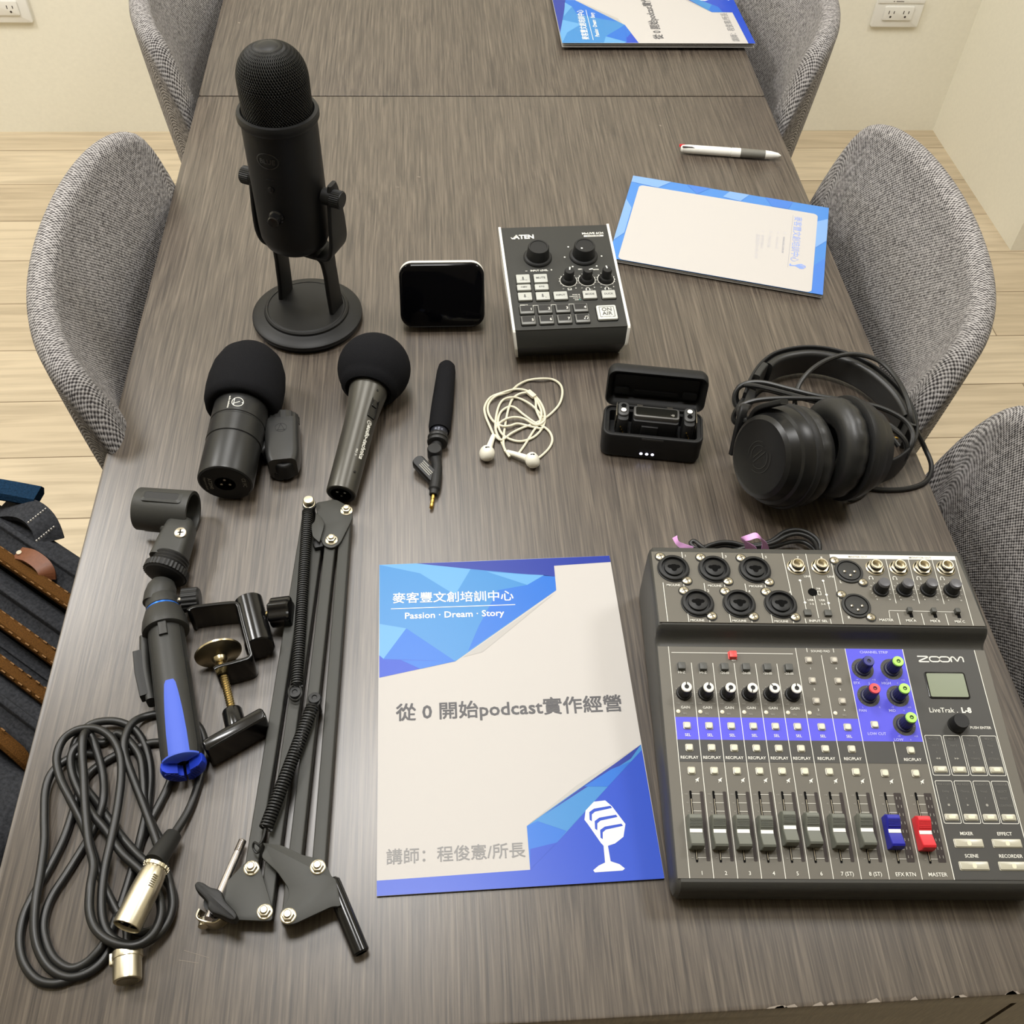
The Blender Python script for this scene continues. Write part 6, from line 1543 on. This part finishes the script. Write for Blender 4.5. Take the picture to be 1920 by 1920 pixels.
front_cover(BK, .210, .297, lambda x, y: 0, .0024)
B3_ = thing('booklet', 'blue and white booklet lying sideways on the far table, cut off at the top', 'booklet', (.3430, 1.6260, T), R(90.2), 'course booklets on the tables')
crl = lambda x, y: .0085 * (.105 - x) / .21
b = MB(); page_sheet(b, .2085, .296, .0010, 0, lambda x, y: .6 * crl(x, y), th=.0007); page_sheet(b, .2085, .296, .0022, 0, lambda x, y: .85 * crl(x, y) , th=.0007); b.build('inner_pages', M_paper, B3_, smooth=False)
front_cover(B3_, .210, .297, crl, .0036)
# booklet with its back cover up
o2 = P(1541, 558, .003); L2 = .253; D2 = .186; a2 = R(162.8)
BB = thing('booklet', 'booklet lying back cover up with a light blue border, beside the right chair', 'booklet', None or (0, 0, 0), 0, 'course booklets on the tables')
ex = Vector((math.cos(a2), math.sin(a2), 0)); ey = Vector((-ex.y, ex.x, 0)) * -1
cen = Vector((o2.x, o2.y, T)) + ex * L2 / 2 + ey * D2 / 2
BB.location = cen; BB.rotation_euler = (0, 0, a2 + math.pi)      # local x to the right of the photograph, local y away
b = MB(); page_sheet(b, L2 - .001, D2 - .001, .0014, 0, lambda x, y: .0016 * (.5 - y / D2), th=.0012); page_sheet(b, L2 - .002, D2 - .001, .0028, 0, lambda x, y: .0024 * (.5 - y / D2), th=.0012); b.build('inner_pages', M_paper, BB, smooth=False)
Bb = [mat('border_' + n, c, .4, spec=.4) for n, c in (('blue', (70, 126, 196)), ('pale', (118, 156, 210)), ('strong', (66, 116, 196)))]
b = MB(); cr2 = lambda x, y: .0034 * (.5 - y / D2)
page_sheet(b, L2, D2, .0034, 1, cr2)
sub = MB()
for k, poly in enumerate(([(-.5, .5), (-.30, .5), (-.36, .40), (-.5, .42)], [(-.22, .5), (-.10, .5), (-.16, .40)], [(0, .5), (.10, .5), (.06, .40), (-.03, .42)], [(.18, .5), (.32, .5), (.30, .40), (.22, .40)], [(.44, .3), (.5, .36), (.5, .1), (.45, .0)], [(.45, -.2), (.5, -.1), (.5, -.5), (.45, -.5)], [(-.5, .2), (-.46, .1), (-.46, -.2), (-.5, -.3)])):
    sub.flat([(x * L2, y * D2) for x, y in poly], .00005, 2 + k % 2)
wx0, wx1, wy0, wy1 = -.455 * L2, .448 * L2, -.499 * D2, .395 * D2
sub.flat([(x, y) for x, y in rr(wx1 - wx0, wy1 - wy0, .006, 5, (wx0 + wx1) / 2, (wy0 + wy1) / 2)], .0001, 0)
rt = R(-90)
hm2 = homog([(170, 45), (1855, 320), (1838, 1085), (20, 800)], L2, D2)
def vt(body, x0, y0, x1, y1, mi, bold=0.):
    p, q = hm2(x0, y0), hm2(x1, y1); sub.text(body, p[0], p[1], None, math.dist(p, q), .0002, mi, None, 'l', bold, math.atan2(q[1] - p[1], q[0] - p[0]))
vt('麥客豐文創培訓中心', 1580, 402, 1565, 800, 4)
p, q = hm2(1562, 392), hm2(1540, 855); sub.line(*p, *q, .0004, .0002, 5)
vt('www.mic.com.tw', 1488, 585, 1484, 730, 5, .01); vt('0912-345-678', 1432, 585, 1430, 690, 6); vt('台北市大安區', 1368, 575, 1362, 680, 6); vt('麥客豐文創中心', 1308, 570, 1304, 690, 6); vt('服務時間 09:00-18:00', 1264, 565, 1262, 780, 6)
for x, y in ((1505, 555), (1445, 548), (1385, 545), (1318, 540)): p = hm2(x, y); sub.ringflat(.0012, .0018, p[0], p[1], .0002, 6, None, 12)
def gl(pts): sub.flat([hm2(*p) for p in pts], .0002, 4)
gl([(1555, 822), (1562, 820), (1570, 832), (1600, 834), (1622, 826), (1650, 822), (1685, 838), (1690, 850), (1670, 866), (1640, 866), (1615, 850), (1598, 842), (1572, 842), (1562, 842), (1552, 840)])
for k in range(3): p, q = hm2(1640 + 12 * k, 832 + 10 * k), hm2(1680 + 4 * k, 840 + 9 * k); sub.line(*p, *q, .0006, .0003, 0)
b.add([(x, y, .0034 + cr2(x, y) + .0002 + q) for x, y, q in sub.v], sub.f, 0); b.m[-len(sub.m):] = sub.m
b.build('back_cover', [M_cover] + Bb + [mat('logo_blue', (126, 150, 214), .5), mat('fine_grey', (150, 150, 160), .6), mat('faint_grey', (184, 182, 186), .6)], BB, smooth=False)
